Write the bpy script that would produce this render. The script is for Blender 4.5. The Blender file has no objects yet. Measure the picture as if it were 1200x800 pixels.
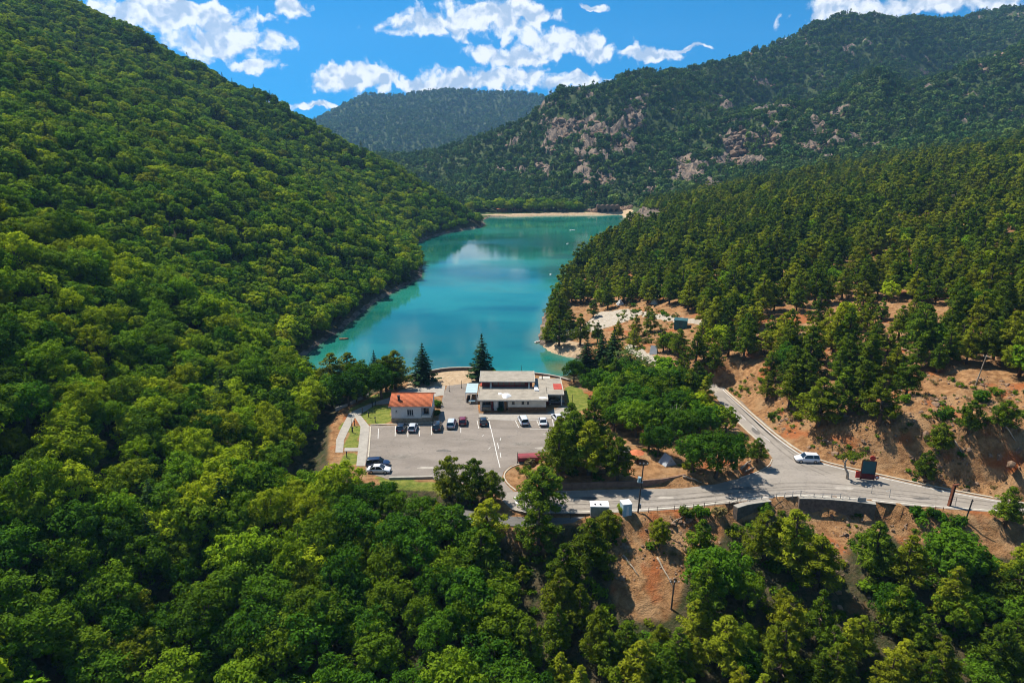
import bpy, bmesh, math, random
import numpy as np
from mathutils import Vector, Matrix

R = math.radians
scene = bpy.context.scene
COL = scene.collection
rng = np.random.default_rng(7)
random.seed(7)

# ------------------------------------------------------------------ camera
PITCH, CZ, FPX = R(16.4), 62.0, 800.0          # lens: 800 px focal length on a 1200 px wide frame
cam_d = bpy.data.cameras.new('camera')
cam_d.sensor_width = 36.0
cam_d.lens = 36.0 * FPX / 1200.0
cam_d.clip_start, cam_d.clip_end = 1.0, 20000.0
cam = bpy.data.objects.new('camera', cam_d)
cam.location = (0, 0, CZ)
cam.rotation_euler = (R(90) - PITCH, 0, 0)
COL.objects.link(cam)
scene.camera = cam

# ------------------------------------------------------------------ render settings
scene.view_settings.view_transform = 'Standard'
scene.view_settings.look = 'None'
scene.view_settings.gamma = 1.0
scene.view_settings.use_curve_mapping = False
scene.view_settings.exposure = 0.72
scene.render.engine = 'CYCLES'
cy = scene.cycles
cy.max_bounces = 6; cy.diffuse_bounces = 3; cy.glossy_bounces = 3
cy.transmission_bounces = 3; cy.transparent_max_bounces = 4; cy.volume_bounces = 0
cy.use_denoising = True
cy.denoising_prefilter = 'ACCURATE'
cy.pixel_filter_type = 'BLACKMAN_HARRIS'; cy.filter_width = 1.05
cy.use_adaptive_sampling = True
cy.adaptive_threshold = 0.02
cy.sample_clamp_indirect = 6.0

# ------------------------------------------------------------------ sun
SUN_EL = R(57)
sun_h = Vector((-0.76, 0.65)).normalized()      # towards the sun: left and behind the scene
SUN = Vector((sun_h.x * math.cos(SUN_EL), sun_h.y * math.cos(SUN_EL), math.sin(SUN_EL)))
sd = bpy.data.lights.new('sun', 'SUN')
sd.energy = 4.9; sd.angle = R(0.53); sd.color = (1.0, 0.94, 0.84)
so = bpy.data.objects.new('sun', sd)
so.rotation_euler = (-SUN).to_track_quat('-Z', 'Y').to_euler()
so.location = (-200, 100, 400)
COL.objects.link(so)

# ------------------------------------------------------------------ projection helpers
CP, SP = math.cos(PITCH), math.sin(PITCH)
def ray(u, v):
    a = (u - 600) / FPX; b = (v - 400) / FPX
    return np.array([a, CP - b * SP, -SP - b * CP])
def gp(u, v, z=0.0):
    d = ray(u, v); t = (z - CZ) / d[2]
    return (d[0] * t, d[1] * t, z)
def at(u, v, y):
    d = ray(u, v); t = y / d[1]
    return (d[0] * t, y, CZ + d[2] * t)
def pix(x, y, z):
    z = z - CZ
    f = np.maximum(y * CP - z * SP, 1e-3); up = y * SP + z * CP
    return 600 + FPX * x / f, 400 - FPX * up / f, f
def W(pts, z=0.0):
    return [gp(u, v, z)[:2] for u, v in pts]

# ------------------------------------------------------------------ world: sky with clouds
world = bpy.data.worlds.new('World'); scene.world = world
world.use_nodes = True
nt = world.node_tree; nt.nodes.clear()
class NB:
    """tiny node-building helper"""
    def __init__(s, tree): s.t = tree
    def n(s, typ, **kw):
        nd = s.t.nodes.new(typ)
        for k, v in kw.items(): setattr(nd, k, v)
        return nd
    def setin(s, nd, i, val):
        if hasattr(val, 'is_output') or isinstance(val, bpy.types.NodeSocket): s.t.links.new(val, nd.inputs[i])
        else: nd.inputs[i].default_value = val
    def m(s, op, a, b=None, c=None, clamp=False):
        nd = s.n('ShaderNodeMath', operation=op); nd.use_clamp = clamp
        s.setin(nd, 0, a)
        if b is not None: s.setin(nd, 1, b)
        if c is not None: s.setin(nd, 2, c)
        return nd.outputs[0]
    def vm(s, op, a, b=None, out=0):
        nd = s.n('ShaderNodeVectorMath', operation=op); s.setin(nd, 0, a)
        if b is not None:
            if op == 'SCALE': s.setin(nd, 3, b)
            else: s.setin(nd, 1, b)
        return nd.outputs[out]
    def noise(s, vec, scale, detail=4, rough=0.55, out=0, lac=2.0, dist=0.0):
        nd = s.n('ShaderNodeTexNoise'); s.setin(nd, 'Vector', vec)
        nd.inputs['Scale'].default_value = scale; nd.inputs['Detail'].default_value = detail
        nd.inputs['Roughness'].default_value = rough; nd.inputs['Lacunarity'].default_value = lac
        nd.inputs['Distortion'].default_value = dist
        return nd.outputs[out]
    def mix(s, f, a, b, blend='MIX'):
        nd = s.n('ShaderNodeMix', data_type='RGBA', blend_type=blend)
        s.setin(nd, 0, f); s.setin(nd, 6, a); s.setin(nd, 7, b)
        return nd.outputs[2]
    def ss(s, x, a, b, lo=0.0, hi=1.0):
        nd = s.n('ShaderNodeMapRange', interpolation_type='SMOOTHSTEP')
        s.setin(nd, 0, x); nd.inputs[1].default_value = a; nd.inputs[2].default_value = b
        nd.inputs[3].default_value = lo; nd.inputs[4].default_value = hi
        return nd.outputs[0]
    def attr(s, name): return s.n('ShaderNodeAttribute', attribute_name=name).outputs['Fac']
def C4(r, g, b): return (r, g, b, 1.0)

b = NB(nt)
wc = b.n('ShaderNodeTexCoord').outputs['Generated']
sep = b.n('ShaderNodeSeparateXYZ'); nt.links.new(wc, sep.inputs[0])
X, Y, Z = sep.outputs
az = b.m('ARCTAN2', X, Y); el = b.m('ARCSINE', Z)
# the whole sky is looked up a little higher than the true elevation: clear, dark mountain air
zl = b.m('ADD', b.m('MULTIPLY', b.m('MAXIMUM', Z, 0.0), 0.78), 0.20)
comb = b.n('ShaderNodeCombineXYZ'); nt.links.new(X, comb.inputs[0]); nt.links.new(Y, comb.inputs[1]); nt.links.new(zl, comb.inputs[2])
sky = b.n('ShaderNodeTexSky', sky_type='NISHITA')
sky.sun_disc = False; sky.sun_elevation = SUN_EL; sky.sun_rotation = math.atan2(sun_h.x, sun_h.y)
sky.altitude = 900; sky.air_density = 1.0; sky.dust_density = 0.15; sky.ozone_density = 3.0
nt.links.new(b.vm('NORMALIZE', comb.outputs[0]), sky.inputs[0])
hs = b.n('ShaderNodeHueSaturation'); hs.inputs['Saturation'].default_value = 1.6; hs.inputs['Value'].default_value = 1.0
hs.inputs['Hue'].default_value = 0.492
nt.links.new(sky.outputs[0], hs.inputs['Color'])
# cloud field
cp = b.n('ShaderNodeCombineXYZ'); nt.links.new(az, cp.inputs[0]); nt.links.new(el, cp.inputs[1])
P0 = cp.outputs[0]
w1 = b.vm('SCALE', b.vm('SUBTRACT', b.noise(P0, 14, 3, .5, out=1), (0.5, 0.5, 0.5)), 0.05)
w2 = b.vm('SCALE', b.vm('SUBTRACT', b.noise(P0, 55, 4, .6, out=1), (0.5, 0.5, 0.5)), 0.018)
PW = b.vm('ADD', b.vm('ADD', P0, w1), w2)
clouds = [(215, 18, 100, 26), (265, 48, 70, 22), (160, 25, 60, 22), (300, 77, 30, 8), (345, 10, 18, 11), (412, 90, 58, 16), (395, 82, 30, 15), (440, 96, 38, 11),
          (500, 24, 55, 18), (560, 24, 75, 24), (610, 14, 60, 14), (655, 52, 70, 22), (600, 66, 60, 15), (700, 58, 34, 14),
          (560, 98, 105, 14), (600, 92, 70, 16), (665, 98, 60, 11), (495, 100, 40, 11), (765, 66, 42, 9), (745, 62, 18, 9), (372, 125, 32, 6), (330, 122, 20, 5),
          (1050, 6, 120, 17), (1140, 0, 110, 18), (985, 4, 50, 15), (920, 44, 18, 5), (695, 2, 16, 5), (805, 60, 26, 3)]
dens = None
for (u, v, w, h) in clouds:
    d = ray(u, v); d = d / np.linalg.norm(d)
    a0, e0 = math.atan2(d[0], d[1]), math.asin(d[2])
    dw = ray(u + w, v); dw = dw / np.linalg.norm(dw); dh = ray(u, v - h); dh = dh / np.linalg.norm(dh)
    ww = abs(math.atan2(dw[0], dw[1]) - a0); hh = abs(math.asin(dh[2]) - e0)
    q = b.vm('MULTIPLY', b.vm('SUBTRACT', PW, (a0, e0, 0)), (1 / ww, 1 / hh, 0))
    val = b.m('SUBTRACT', 1.0, b.vm('LENGTH', q, out=1))
    dens = val if dens is None else b.m('MAXIMUM', dens, val)
# away from the framed part the same broken cumulus goes on (noise clouds)
far_az = b.ss(b.m('ABSOLUTE', az), 0.62, 0.80)
far_el = b.ss(el, 0.20, 0.30)
outside = b.m('MAXIMUM', far_az, far_el)
stretch = b.vm('MULTIPLY', wc, (1, 1, 2.4))
gen = b.m('MULTIPLY', b.m('SUBTRACT', b.noise(stretch, 3.2, 6, .55), 0.56), 5.0)
gen = b.m('SUBTRACT', b.m('MULTIPLY', b.m('ADD', gen, 1.0), outside), 1.0)
dens = b.m('MAXIMUM', dens, gen)
def puff(vec, sc):
    v_ = b.n('ShaderNodeTexVoronoi', feature='SMOOTH_F1'); v_.inputs['Scale'].default_value = sc; v_.inputs['Smoothness'].default_value = .35
    nt.links.new(vec, v_.inputs['Vector']); return b.m('SUBTRACT', .55, v_.outputs['Distance'])
def relief_at(vec, det):
    f_ = b.m('MULTIPLY', b.m('SUBTRACT', b.noise(vec, 34, det, .6), .5), 1.3)
    return b.m('ADD', f_, b.m('ADD', b.m('MULTIPLY', puff(vec, 42), .75), b.m('MULTIPLY', puff(vec, 95), .40)))
fine = b.m('MULTIPLY', b.m('SUBTRACT', b.noise(P0, 130, 4, .6), 0.5), .35)
rel = relief_at(PW, 6)
dd = b.m('ADD', dens, b.m('ADD', rel, fine))
alpha = b.ss(dd, -0.04, 0.46)
rel2 = relief_at(b.vm('ADD', PW, (0.005, -0.010, 0)), 3)      # the same field a step away from the sun
core = b.ss(b.m('ADD', b.m('MULTIPLY', dd, .55), b.m('MULTIPLY', b.m('SUBTRACT', rel2, rel), 1.25)), 0.05, 0.66)
ccol = b.mix(core, C4(8.2, 8.25, 8.3), C4(3.7, 4.6, 5.9))
skycol = b.mix(b.m('MULTIPLY', alpha, 0.97), hs.outputs[0], ccol)
world.cycles.sampling_method = 'MANUAL'; world.cycles.sample_map_resolution = 512
bg = b.n('ShaderNodeBackground'); bg.inputs['Strength'].default_value = 0.085
nt.links.new(skycol, bg.inputs['Color'])
wo = b.n('ShaderNodeOutputWorld'); nt.links.new(bg.outputs[0], wo.inputs['Surface'])

# ------------------------------------------------------------------ numpy noise
def hash2(ix, iy, seed):
    h = (ix.astype(np.int64) * 374761393 + iy.astype(np.int64) * 668265263 + seed * 974634777) & 0xFFFFFFFF
    h = ((h ^ (h >> 13)) * 1274126177) & 0xFFFFFFFF
    return ((h ^ (h >> 16)) & 0xFFFF) / 65535.0
def vnoise(x, y, seed=0):
    ix, iy = np.floor(x), np.floor(y); fx, fy = x - ix, y - iy
    fx = fx * fx * fx * (fx * (fx * 6 - 15) + 10); fy = fy * fy * fy * (fy * (fy * 6 - 15) + 10)
    a = hash2(ix, iy, seed); b_ = hash2(ix + 1, iy, seed); c = hash2(ix, iy + 1, seed); d = hash2(ix + 1, iy + 1, seed)
    return (a * (1 - fx) + b_ * fx) * (1 - fy) + (c * (1 - fx) + d * fx) * fy - 0.5
def fbm(x, y, scale, octv=4, seed=0, gain=0.5):
    s = 0; a = 1.0; f = 1.0 / scale
    for o in range(octv):
        s = s + a * vnoise(x * f, y * f, seed + o * 17); a *= gain; f *= 2.03
    return s
def ridged(x, y, scale, octv=4, seed=0):
    s = 0; a = 1.0; f = 1.0 / scale
    for o in range(octv):
        s = s + a * (0.5 - 2 * np.abs(vnoise(x * f, y * f, seed + o * 31))); a *= 0.5; f *= 2.07
    return s
def sstep(x, a, b_):
    t = np.clip((x - a) / (b_ - a), 0, 1); return t * t * (3 - 2 * t)
def inpoly(x, y, poly):
    r = np.zeros(x.shape, bool); n = len(poly); j = n - 1
    for i in range(n):
        xi, yi = poly[i]; xj, yj = poly[j]
        c = ((yi > y) != (yj > y)) & (x < (xj - xi) * (y - yi) / ((yj - yi) + 1e-12) + xi)
        r ^= c; j = i
    return r
def pdist(x, y, poly, closed=True):
    dmin = np.full(x.shape, 1e9); n = len(poly)
    for i in range(n if closed else n - 1):
        x0, y0 = poly[i][:2]; x1, y1 = poly[(i + 1) % n][:2]
        dx, dy = x1 - x0, y1 - y0
        t = np.clip(((x - x0) * dx + (y - y0) * dy) / (dx * dx + dy * dy + 1e-9), 0, 1)
        dmin = np.minimum(dmin, np.hypot(x - x0 - t * dx, y - y0 - t * dy))
    return dmin
def sdist(x, y, poly):
    d = pdist(x, y, poly); return np.where(inpoly(x, y, poly), -d, d)

# ------------------------------------------------------------------ plan of the place (metres)
LAKE_Z = -5.0
lot_px = [(432, 499), (470, 498), (513, 496), (519, 464), (524, 452), (557, 448), (561, 484), (640, 484), (660, 474), (672, 484), (684, 505), (690, 527),
          (650, 536), (616, 541), (598, 546), (590, 553), (588, 560), (594, 568), (602, 576), (584, 578), (566, 572), (540, 566), (507, 561), (457, 562), (428, 553)]
road_px = [(602, 576), (625, 576.5), (660, 575), (700, 574), (750, 573), (800, 572), (840, 567), (868, 560), (890, 553), (903, 546), (906, 538), (895, 522), (870, 500), (848, 477), (836, 462),
           (846, 455), (862, 470), (880, 486), (905, 508), (935, 530), (960, 541), (1000, 551), (1050, 562), (1100, 573), (1160, 584), (1200, 591), (1290, 606), (1400, 623), (1520, 640),
           (1520, 660), (1400, 640), (1290, 620), (1200, 602), (1120, 597), (1060, 592), (1000, 585), (940, 581), (890, 585), (850, 590), (800, 596), (740, 600), (660, 602), (622, 602), (600, 597), (586, 584), (584, 578)]
low_px = [(500, 600), (540, 597), (575, 601), (600, 605), (630, 606.5), (664, 606.5), (686, 605), (672, 612), (640, 617), (590, 616), (545, 614), (500, 612)]
plat_px = [(390, 545), (392, 500), (405, 478), (440, 462), (466, 448), (482, 441), (500, 438), (520, 434.5), (545, 433), (575, 434), (620, 436), (650, 441), (672, 447), (690, 460), (705, 485), (712, 520), (705, 545),
           (650, 560), (606, 572), (600, 580), (570, 576), (507, 566), (457, 567), (420, 560)]
POLY_LOT, POLY_ROAD, POLY_PLAT = W(lot_px), W(road_px), W(plat_px)
POLY_LOW = W(low_px, -.5)
LAKE = [(-36, 184), (-45, 182), (-55, 180), (-61, 186), (-67, 205), (-66, 222), (-63, 240), (-59, 286), (-46, 345), (-50, 380), (-60, 420), (-66, 456), (-58, 495), (-46, 520), (-24, 552), (-22, 575), (-26, 600), (-20, 628),
        (30, 640), (102, 648), (104, 600), (92, 545), (77, 505), (72, 470), (58, 430), (44, 395), (28, 340), (17, 292), (12, 262), (9.5, 235), (9.5, 224), (12, 216), (16, 211), (21, 208), (24, 202), (22, 194), (14, 188), (4, 185), (-10, 184.5), (-22, 184)]
XS_Y = [-300, 0, 60, 95, 120, 150, 172, 182, 190, 213, 233, 286, 345, 400, 456, 520, 553, 640, 900]
XS_X = [-44, -46, -49, -50, -48, -47, -54, -60, -65, -70, -66, -61, -48, -54, -68, -48, -24, -20, -20]

def tps_fit(pts):
    p = np.array(pts, float); n = len(p); xy = p[:, :2] / 500.0
    r = np.hypot(xy[:, None, 0] - xy[None, :, 0], xy[:, None, 1] - xy[None, :, 1])
    K = np.where(r > 0, r * r * np.log(r + 1e-12), 0) + np.eye(n) * 1e-4
    Pm = np.c_[np.ones(n), xy]; A = np.zeros((n + 3, n + 3)); A[:n, :n] = K; A[:n, n:] = Pm; A[n:, :n] = Pm.T
    return xy, np.linalg.solve(A, np.r_[p[:, 2], 0, 0, 0])
def tps_eval(fit, x, y):
    xy, w = fit; n = len(xy); x = x / 500.0; y = y / 500.0
    s = w[n] + w[n + 1] * x + w[n + 2] * y
    for i in range(n):
        r2 = (x - xy[i, 0]) ** 2 + (y - xy[i, 1]) ** 2
        s = s + w[i] * 0.5 * r2 * np.log(r2 + 1e-12)
    return s
def px3(u, v, y, dz=-6): p = at(u, v, y); return (p[0], p[1], p[2] + dz)
ridge_main = [px3(470, 184, 1000), px3(520, 168, 980), px3(560, 152, 950), px3(600, 143, 930), px3(640, 130, 910), px3(670, 112, 900), px3(700, 95, 900), px3(750, 84, 950), px3(800, 72, 1020), px3(850, 62, 1090),
              px3(900, 48, 1160), px3(940, 34, 1230), px3(980, 20, 1300), px3(1080, 13, 1400), px3(1200, 5, 1500), px3(1350, -10, 1600)]
back = [(x + 30, y + 260, z - 90) for x, y, z in ridge_main[::2]]
spur = [px3(860, 132, 820), px3(905, 113, 830), px3(970, 94, 850), px3(1085, 63, 880), px3(1200, 38, 920), px3(1330, 10, 960)]
behind = [px3(905, 128, 960, -14), px3(985, 100, 1010, -14), px3(1090, 80, 1080, -20), px3(1200, 62, 1160, -20)]
face = [px3(600, 215, 740), px3(640, 190, 790), px3(700, 165, 800), px3(560, 205, 800), px3(760, 150, 830), px3(700, 205, 730), px3(760, 200, 720), px3(820, 170, 760),
        px3(900, 160, 740), px3(900, 195, 660), px3(1000, 140, 740), px3(1000, 180, 640), px3(1100, 110, 760), px3(1100, 160, 650), px3(1200, 95, 780), px3(1200, 145, 650), px3(1330, 120, 680),
        px3(820, 215, 640), px3(500, 215, 850, -3)]
foot = [(-120, 640, 0), (-60, 650, -3), (-20, 640, -3.6), (20, 650, -3.4), (60, 656, -3), (100, 660, -2), (-60, 680, 0), (0, 685, 0), (60, 690, 3), (-200, 700, 10), (-300, 900, 50), (-250, 1200, 40),
        (100, 600, 4), (140, 590, 9), (200, 560, 22), (300, 540, 38), (400, 520, 52), (520, 500, 66), (700, 500, 95), (140, 520, 12), (220, 480, 30)]
TPS = tps_fit(ridge_main + back + spur + behind + face + foot)

def H(x, y, flat=True):
    x = np.asarray(x, float); y = np.asarray(y, float)
    xs = np.interp(y, XS_Y, XS_X)
    # ---- left hill
    zb = np.interp(y, [-300, 40, 75, 108, 118, 172, 184, 900], [-20, -18, -14, -2, 0, 0, -5, -5])
    d = xs - x
    n1 = fbm(x, y, 70, 3, 3)
    k = 0.575 + 0.06 * n1
    zl = zb + k * d + np.where(d > 0, np.minimum(d, 30) / 30 * (7 * fbm(x + 0.5 * y, y, 46, 3, 11) + 5 * ridged(x * 0.35 + 100, y, 38, 2, 5) * np.clip(d / 60, 0, 1) - 9 * sstep(d, 130, 230) * sstep(y, 300, 520)), 0)
    zl = zl + 0.06 * np.clip(d, 0, 14)
    over = np.maximum(y - 553 + 6 * fbm(x, y, 30, 2, 77), 0)
    zl = zl - 0.0035 * np.minimum(over, 110) ** 2 - 0.75 * np.maximum(over - 110, 0)
    # ---- valley under the camera and slope below the road
    yv = y + np.clip(x, -40, 90) * 0.02
    zv = np.interp(yv, [-300, 20, 60, 74, 90, 103, 107, 112], [-24, -20, -17.5, -15.5, -8.5, -2.6, -1.2, 0])
    zv = zv + 1.3 * fbm(x, y, 14, 4, 21) * sstep(-yv, -108, -98) + 0.10 * np.maximum(x - 95, 0)
    # ---- right plateau
    zp = 0.17 * (x - 25) + 3.2 * fbm(x, y, 60, 3, 31) * sstep(x, 20, 70)
    zp = zp + 1.6 * np.clip(sstep(x, 62, 80), 0, 1) + 0.9 * fbm(x, y, 9, 4, 41) * sstep(x, 50, 62)
    zp = zp - 4.0 * sstep(-x, -70, -20) * sstep(y, 190, 230)
    zp = np.maximum(zp, 0.02 * x - 3.6 + 0.5 * fbm(x, y, 12, 3, 9))
    zp = zp + sstep(x, 60, 72) * sstep(-y, -190, -150) * (2.5 * ridged(x * .8, y * .45, 13, 4, 141) - .3)
    zm = tps_eval(TPS, x, y)
    amp = np.clip((zm + 5) / 70, 0, 1) * sstep(y, 600, 760)
    zm = zm + amp * (22 * ridged(x, y * 0.75, 170, 4, 51) - 15 + 13 * fbm(x, y, 60, 4, 57))
    zm = np.maximum(zm, np.where(y > 630, -3.6, -9))
    ze = zp + (zm - zp) * sstep(y, 440, 600)
    ze = zv + (ze - zv) * sstep(y, 101, 118)
    # ---- union of the two sides
    kk = 3.0
    hmx = np.maximum(zl, ze) + np.maximum(kk - np.abs(zl - ze), 0) ** 2 / (4 * kk)
    z = hmx
    # ---- lake basin
    dl = sdist(x, y, LAKE)
    zin = LAKE_Z - 0.25 - np.clip(-dl, 0, 12) * 0.45
    zsh = LAKE_Z - 0.25 + np.clip(dl, 0, 50) * 0.62 + 0.4 * fbm(x, y, 5, 3, 13) * np.clip(dl, 0, 1)
    near = (y > 170) & (y < 700)
    z = np.where(near & (dl <= 0), zin, z)
    zo = np.maximum(z, LAKE_Z + 0.15 + np.clip(dl, 0, 6) * 0.16)
    zo = np.minimum(zo, np.maximum(zsh, LAKE_Z + 0.2) + np.where(dl > 40, 1e4, 0) + np.clip(dl - 12, 0, 40) ** 1.5)
    z = np.where(near & (dl > 0), zo, z)
    if flat:
        dp = sdist(x, y, POLY_PLAT); s = sstep(dp, 0.0, 7.0)
        s = np.where(y > 176, sstep(dp, 0.0, 1.6), s)
        z = np.where(dp < 7, z * s, z)
        dr = sdist(x, y, POLY_ROAD); s = sstep(dr, 1.0, 9.0)
        s = np.where((y < 112) & (x < 95), sstep(dr, 1.1, 4.0), s)
        wz = ((y < 113) & (dr > 0)) * sstep(x, 36, 39) * (1 - sstep(x, 67, 75))       # ground held up by the two retaining walls
        s = s + (sstep(dr, .15, .7) - s) * wz
        z = z - wz * (2.2 + 2.2 * sstep(x, 47, 56)) * sstep(dr, .15, .7) * (1 - sstep(dr, 2, 14))
        z = np.where(dr < 9, z * s, z)
        dw = sdist(x, y, POLY_LOW); s = sstep(dw, 0.3, 2.5)
        z = np.where(dw < 2.5, -.5 + (z + .5) * s, z)
        # terrace between the lot, the main road and the road going up
        tp = sdist(x, y, TERR); s = sstep(tp, 0, 0.9)
        zt = 1.15 + 0.25 * fbm(x, y, 8, 3, 91)
        z = np.where(tp < 3, np.where(dr > 0.2, zt * sstep(dr, 0.2, 2.2) + (z - zt * sstep(dr, 0.2, 2.2)) * s, z), z)
    return z
TERR = W([(612, 562), (640, 545), (690, 532), (712, 500), (730, 470), (800, 470), (838, 476), (866, 505), (893, 528), (897, 545), (868, 556), (838, 562), (800, 567), (750, 568), (700, 569), (640, 571)])
def hz(x, y): return float(H(np.array([x]), np.array([y]))[0])
def ground_at(u, v):
    """first point of the terrain met by the view ray through a pixel"""
    d = ray(u, v); t = np.linspace(40, 900, 3500)
    z = H(d[0] * t, d[1] * t); i = np.argmax(CZ + d[2] * t <= z)
    return (d[0] * t[i], d[1] * t[i], z[i])

# ------------------------------------------------------------------ materials
MATS = {}
def new_mat(name):
    m = bpy.data.materials.new(name); m.use_nodes = True; m.node_tree.nodes.clear()
    return m, NB(m.node_tree)
def finish(m, nb, shader):
    o = nb.n('ShaderNodeOutputMaterial'); m.node_tree.links.new(shader, o.inputs['Surface']); MATS[m.name] = m; return m
def pbsdf(nb, col, rough=0.8, spec=0.3, metal=0.0, normal=None, coat=0.0):
    p = nb.n('ShaderNodeBsdfPrincipled')
    nb.setin(p, 'Base Color', col); nb.setin(p, 'Roughness', rough)
    p.inputs['Specular IOR Level'].default_value = spec; p.inputs['Metallic'].default_value = metal
    p.inputs['Coat Weight'].default_value = coat
    if normal is not None: m_ = nb.t.links.new(normal, p.inputs['Normal'])
    return p.outputs[0]
def bump(nb, h, strength=0.5, dist=0.1):
    n = nb.n('ShaderNodeBump'); n.inputs['Strength'].default_value = strength; n.inputs['Distance'].default_value = dist
    nb.t.links.new(h, n.inputs['Height']); return n.outputs[0]
def simple(name, col, rough=0.7, spec=0.3, metal=0.0, var=0.25, scale=1.5, coat=0.0, bumpd=0.0):
    m, nb = new_mat(name)
    pos = nb.n('ShaderNodeNewGeometry').outputs['Position']
    n = nb.noise(pos, scale, 5, .6)
    n2 = nb.noise(pos, scale * 7, 3, .6)
    f = nb.m('ADD', nb.m('MULTIPLY', n, .7), nb.m('MULTIPLY', n2, .3))
    c0 = tuple(c * (1 - var) for c in col) + (1,); c1 = tuple(min(c * (1 + var), 1) for c in col) + (1,)
    c = nb.mix(nb.ss(f, .3, .7), c0, c1)
    nrm = bump(nb, n2, .6, bumpd) if bumpd else None
    return finish(m, nb, pbsdf(nb, c, rough, spec, metal, nrm, coat))
def leaf_mat(name, dark, mid, light, trans=0.3, rough=0.55, fres=0.25, yellow=None):
    m, nb = new_mat(name)
    oi = nb.n('ShaderNodeObjectInfo').outputs['Random']
    g = nb.n('ShaderNodeNewGeometry'); isl = g.outputs['Random Per Island']; pos = g.outputs['Position']
    cl = nb.noise(pos, 0.45, 3, .6)
    f = nb.m('ADD', nb.m('MULTIPLY', isl, .40), nb.m('MULTIPLY', cl, .75))
    c = nb.mix(nb.ss(f, .25, .85), C4(*dark), C4(*mid))
    big = nb.noise(pos, 0.028, 3, .6)
    tone = nb.m('ADD', nb.m('MULTIPLY', oi, .62), nb.m('MULTIPLY', big, .55))
    c = nb.mix(nb.ss(tone, .42, .98), c, C4(*light))
    if yellow: c = nb.mix(nb.ss(nb.m('FRACT', nb.m('MULTIPLY', oi, 7.31)), .93, .99, 0, .7), c, C4(*yellow))
    v = nb.n('ShaderNodeHueSaturation'); nb.setin(v, 'Value', nb.m('ADD', .72, nb.m('MULTIPLY', nb.m('FRACT', nb.m('MULTIPLY', oi, 13.7)), .56)))
    m.node_tree.links.new(c, v.inputs['Color']); c = v.outputs[0]
    p = pbsdf(nb, c, rough, fres)
    tr = nb.n('ShaderNodeBsdfTranslucent')
    tc = nb.mix(1.0, c, C4(1.12, 1.18, .45), 'MULTIPLY'); m.node_tree.links.new(tc, tr.inputs['Color'])
    mx = nb.n('ShaderNodeMixShader'); mx.inputs[0].default_value = trans
    m.node_tree.links.new(p, mx.inputs[1]); m.node_tree.links.new(tr.outputs[0], mx.inputs[2])
    return finish(m, nb, mx.outputs[0])

leaf_mat('leaf_broad', (.018, .068, .005), (.072, .168, .008), (.140, .210, .009), .33, .8, .04, yellow=(.23, .23, .012))
leaf_mat('leaf_dark', (.013, .050, .005), (.040, .115, .007), (.062, .140, .008), .3, .8, .04)
leaf_mat('leaf_bright', (.030, .095, .007), (.080, .180, .008), (.125, .210, .009), .33, .8, .04)
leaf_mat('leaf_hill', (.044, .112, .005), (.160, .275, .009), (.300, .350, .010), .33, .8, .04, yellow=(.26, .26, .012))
leaf_mat('leaf_pine', (.024, .060, .005), (.122, .182, .009), (.240, .255, .012), .30, .8, .04)
leaf_mat('leaf_fir', (.014, .042, .012), (.034, .080, .020), (.052, .098, .020), .18, .8, .05)
leaf_mat('leaf_willow', (.08, .12, .03), (.15, .21, .06), (.23, .27, .09), .3, .75, .1)
leaf_mat('leaf_far', (.026, .074, .018), (.070, .145, .030), (.135, .190, .034), .15, .8, .04)
leaf_mat('leaf_dry', (.10, .085, .03), (.19, .15, .055), (.26, .19, .07), .2, .8, .1)
simple('bark', (.10, .070, .048), .9, .1, var=.4, scale=3)
simple('bark_pale', (.36, .31, .25), .9, .1, var=.3, scale=2)
simple('deadwood', (.32, .26, .19), .9, .1, var=.35, scale=2)
simple('white_paint', (.6, .6, .58), .6, .3, var=.07, scale=.8)
simple('wall_white', (.66, .62, .54), .75, .2, var=.12, scale=.7)
simple('wall_grey_white', (.58, .58, .56), .75, .2, var=.12, scale=.7)
simple('stone_plinth', (.30, .235, .16), .85, .2, var=.35, scale=2.5, bumpd=.05)
simple('concrete', (.31, .28, .235), .85, .2, var=.18, scale=1.2)
simple('concrete_path', (.31, .28, .235), .85, .2, var=.15, scale=.9)
simple('kerb_stone', (.40, .35, .27), .85, .2, var=.2, scale=1.4)
simple('roof_gravel', (.285, .25, .20), .9, .15, var=.22, scale=.6)
simple('roof_edge', (.46, .43, .37), .7, .2, var=.12, scale=1)
simple('membrane', (.66, .66, .65), .6, .3, var=.05, scale=1)
simple('dark_red', (.14, .022, .020), .75, .2, var=.3, scale=1.2)
simple('roof_red', (.36, .055, .035), .7, .2, var=.2, scale=1.2)
simple('terracotta', (.46, .135, .055), .8, .2, var=.25, scale=1.6)
simple('red_tarp', (.22, .035, .040), .55, .3, var=.2, scale=.8)
simple('timber', (.20, .11, .055), .8, .2, var=.3, scale=2)
simple('black_metal', (.018, .018, .020), .5, .4, var=.2, scale=2)
simple('rust', (.17, .060, .030), .85, .2, var=.45, scale=2.5)
simple('grey_metal', (.30, .31, .32), .45, .5, .4, var=.15, scale=2)
simple('pole_wood', (.085, .065, .050), .9, .1, var=.35, scale=1.5)
simple('teal_paint', (.020, .115, .125), .6, .3, var=.15, scale=.7)
simple('teal_dark', (.025, .085, .095), .6, .3, var=.15, scale=.7)
simple('pale_blue', (.30, .42, .46), .6, .3, var=.1, scale=.7)
simple('canopy_blue', (.33, .43, .45), .6, .3, var=.1, scale=.8)
simple('sign_red', (.45, .035, .025), .6, .3, var=.15, scale=1)
simple('tent_grey', (.34, .36, .38), .8, .2, var=.12, scale=1)
simple('rock', (.215, .140, .090), .95, .15, var=.4, scale=1.2, bumpd=.1)
simple('wall_stone', (.145, .115, .092), .95, .15, var=.4, scale=1.8, bumpd=.08)
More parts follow.
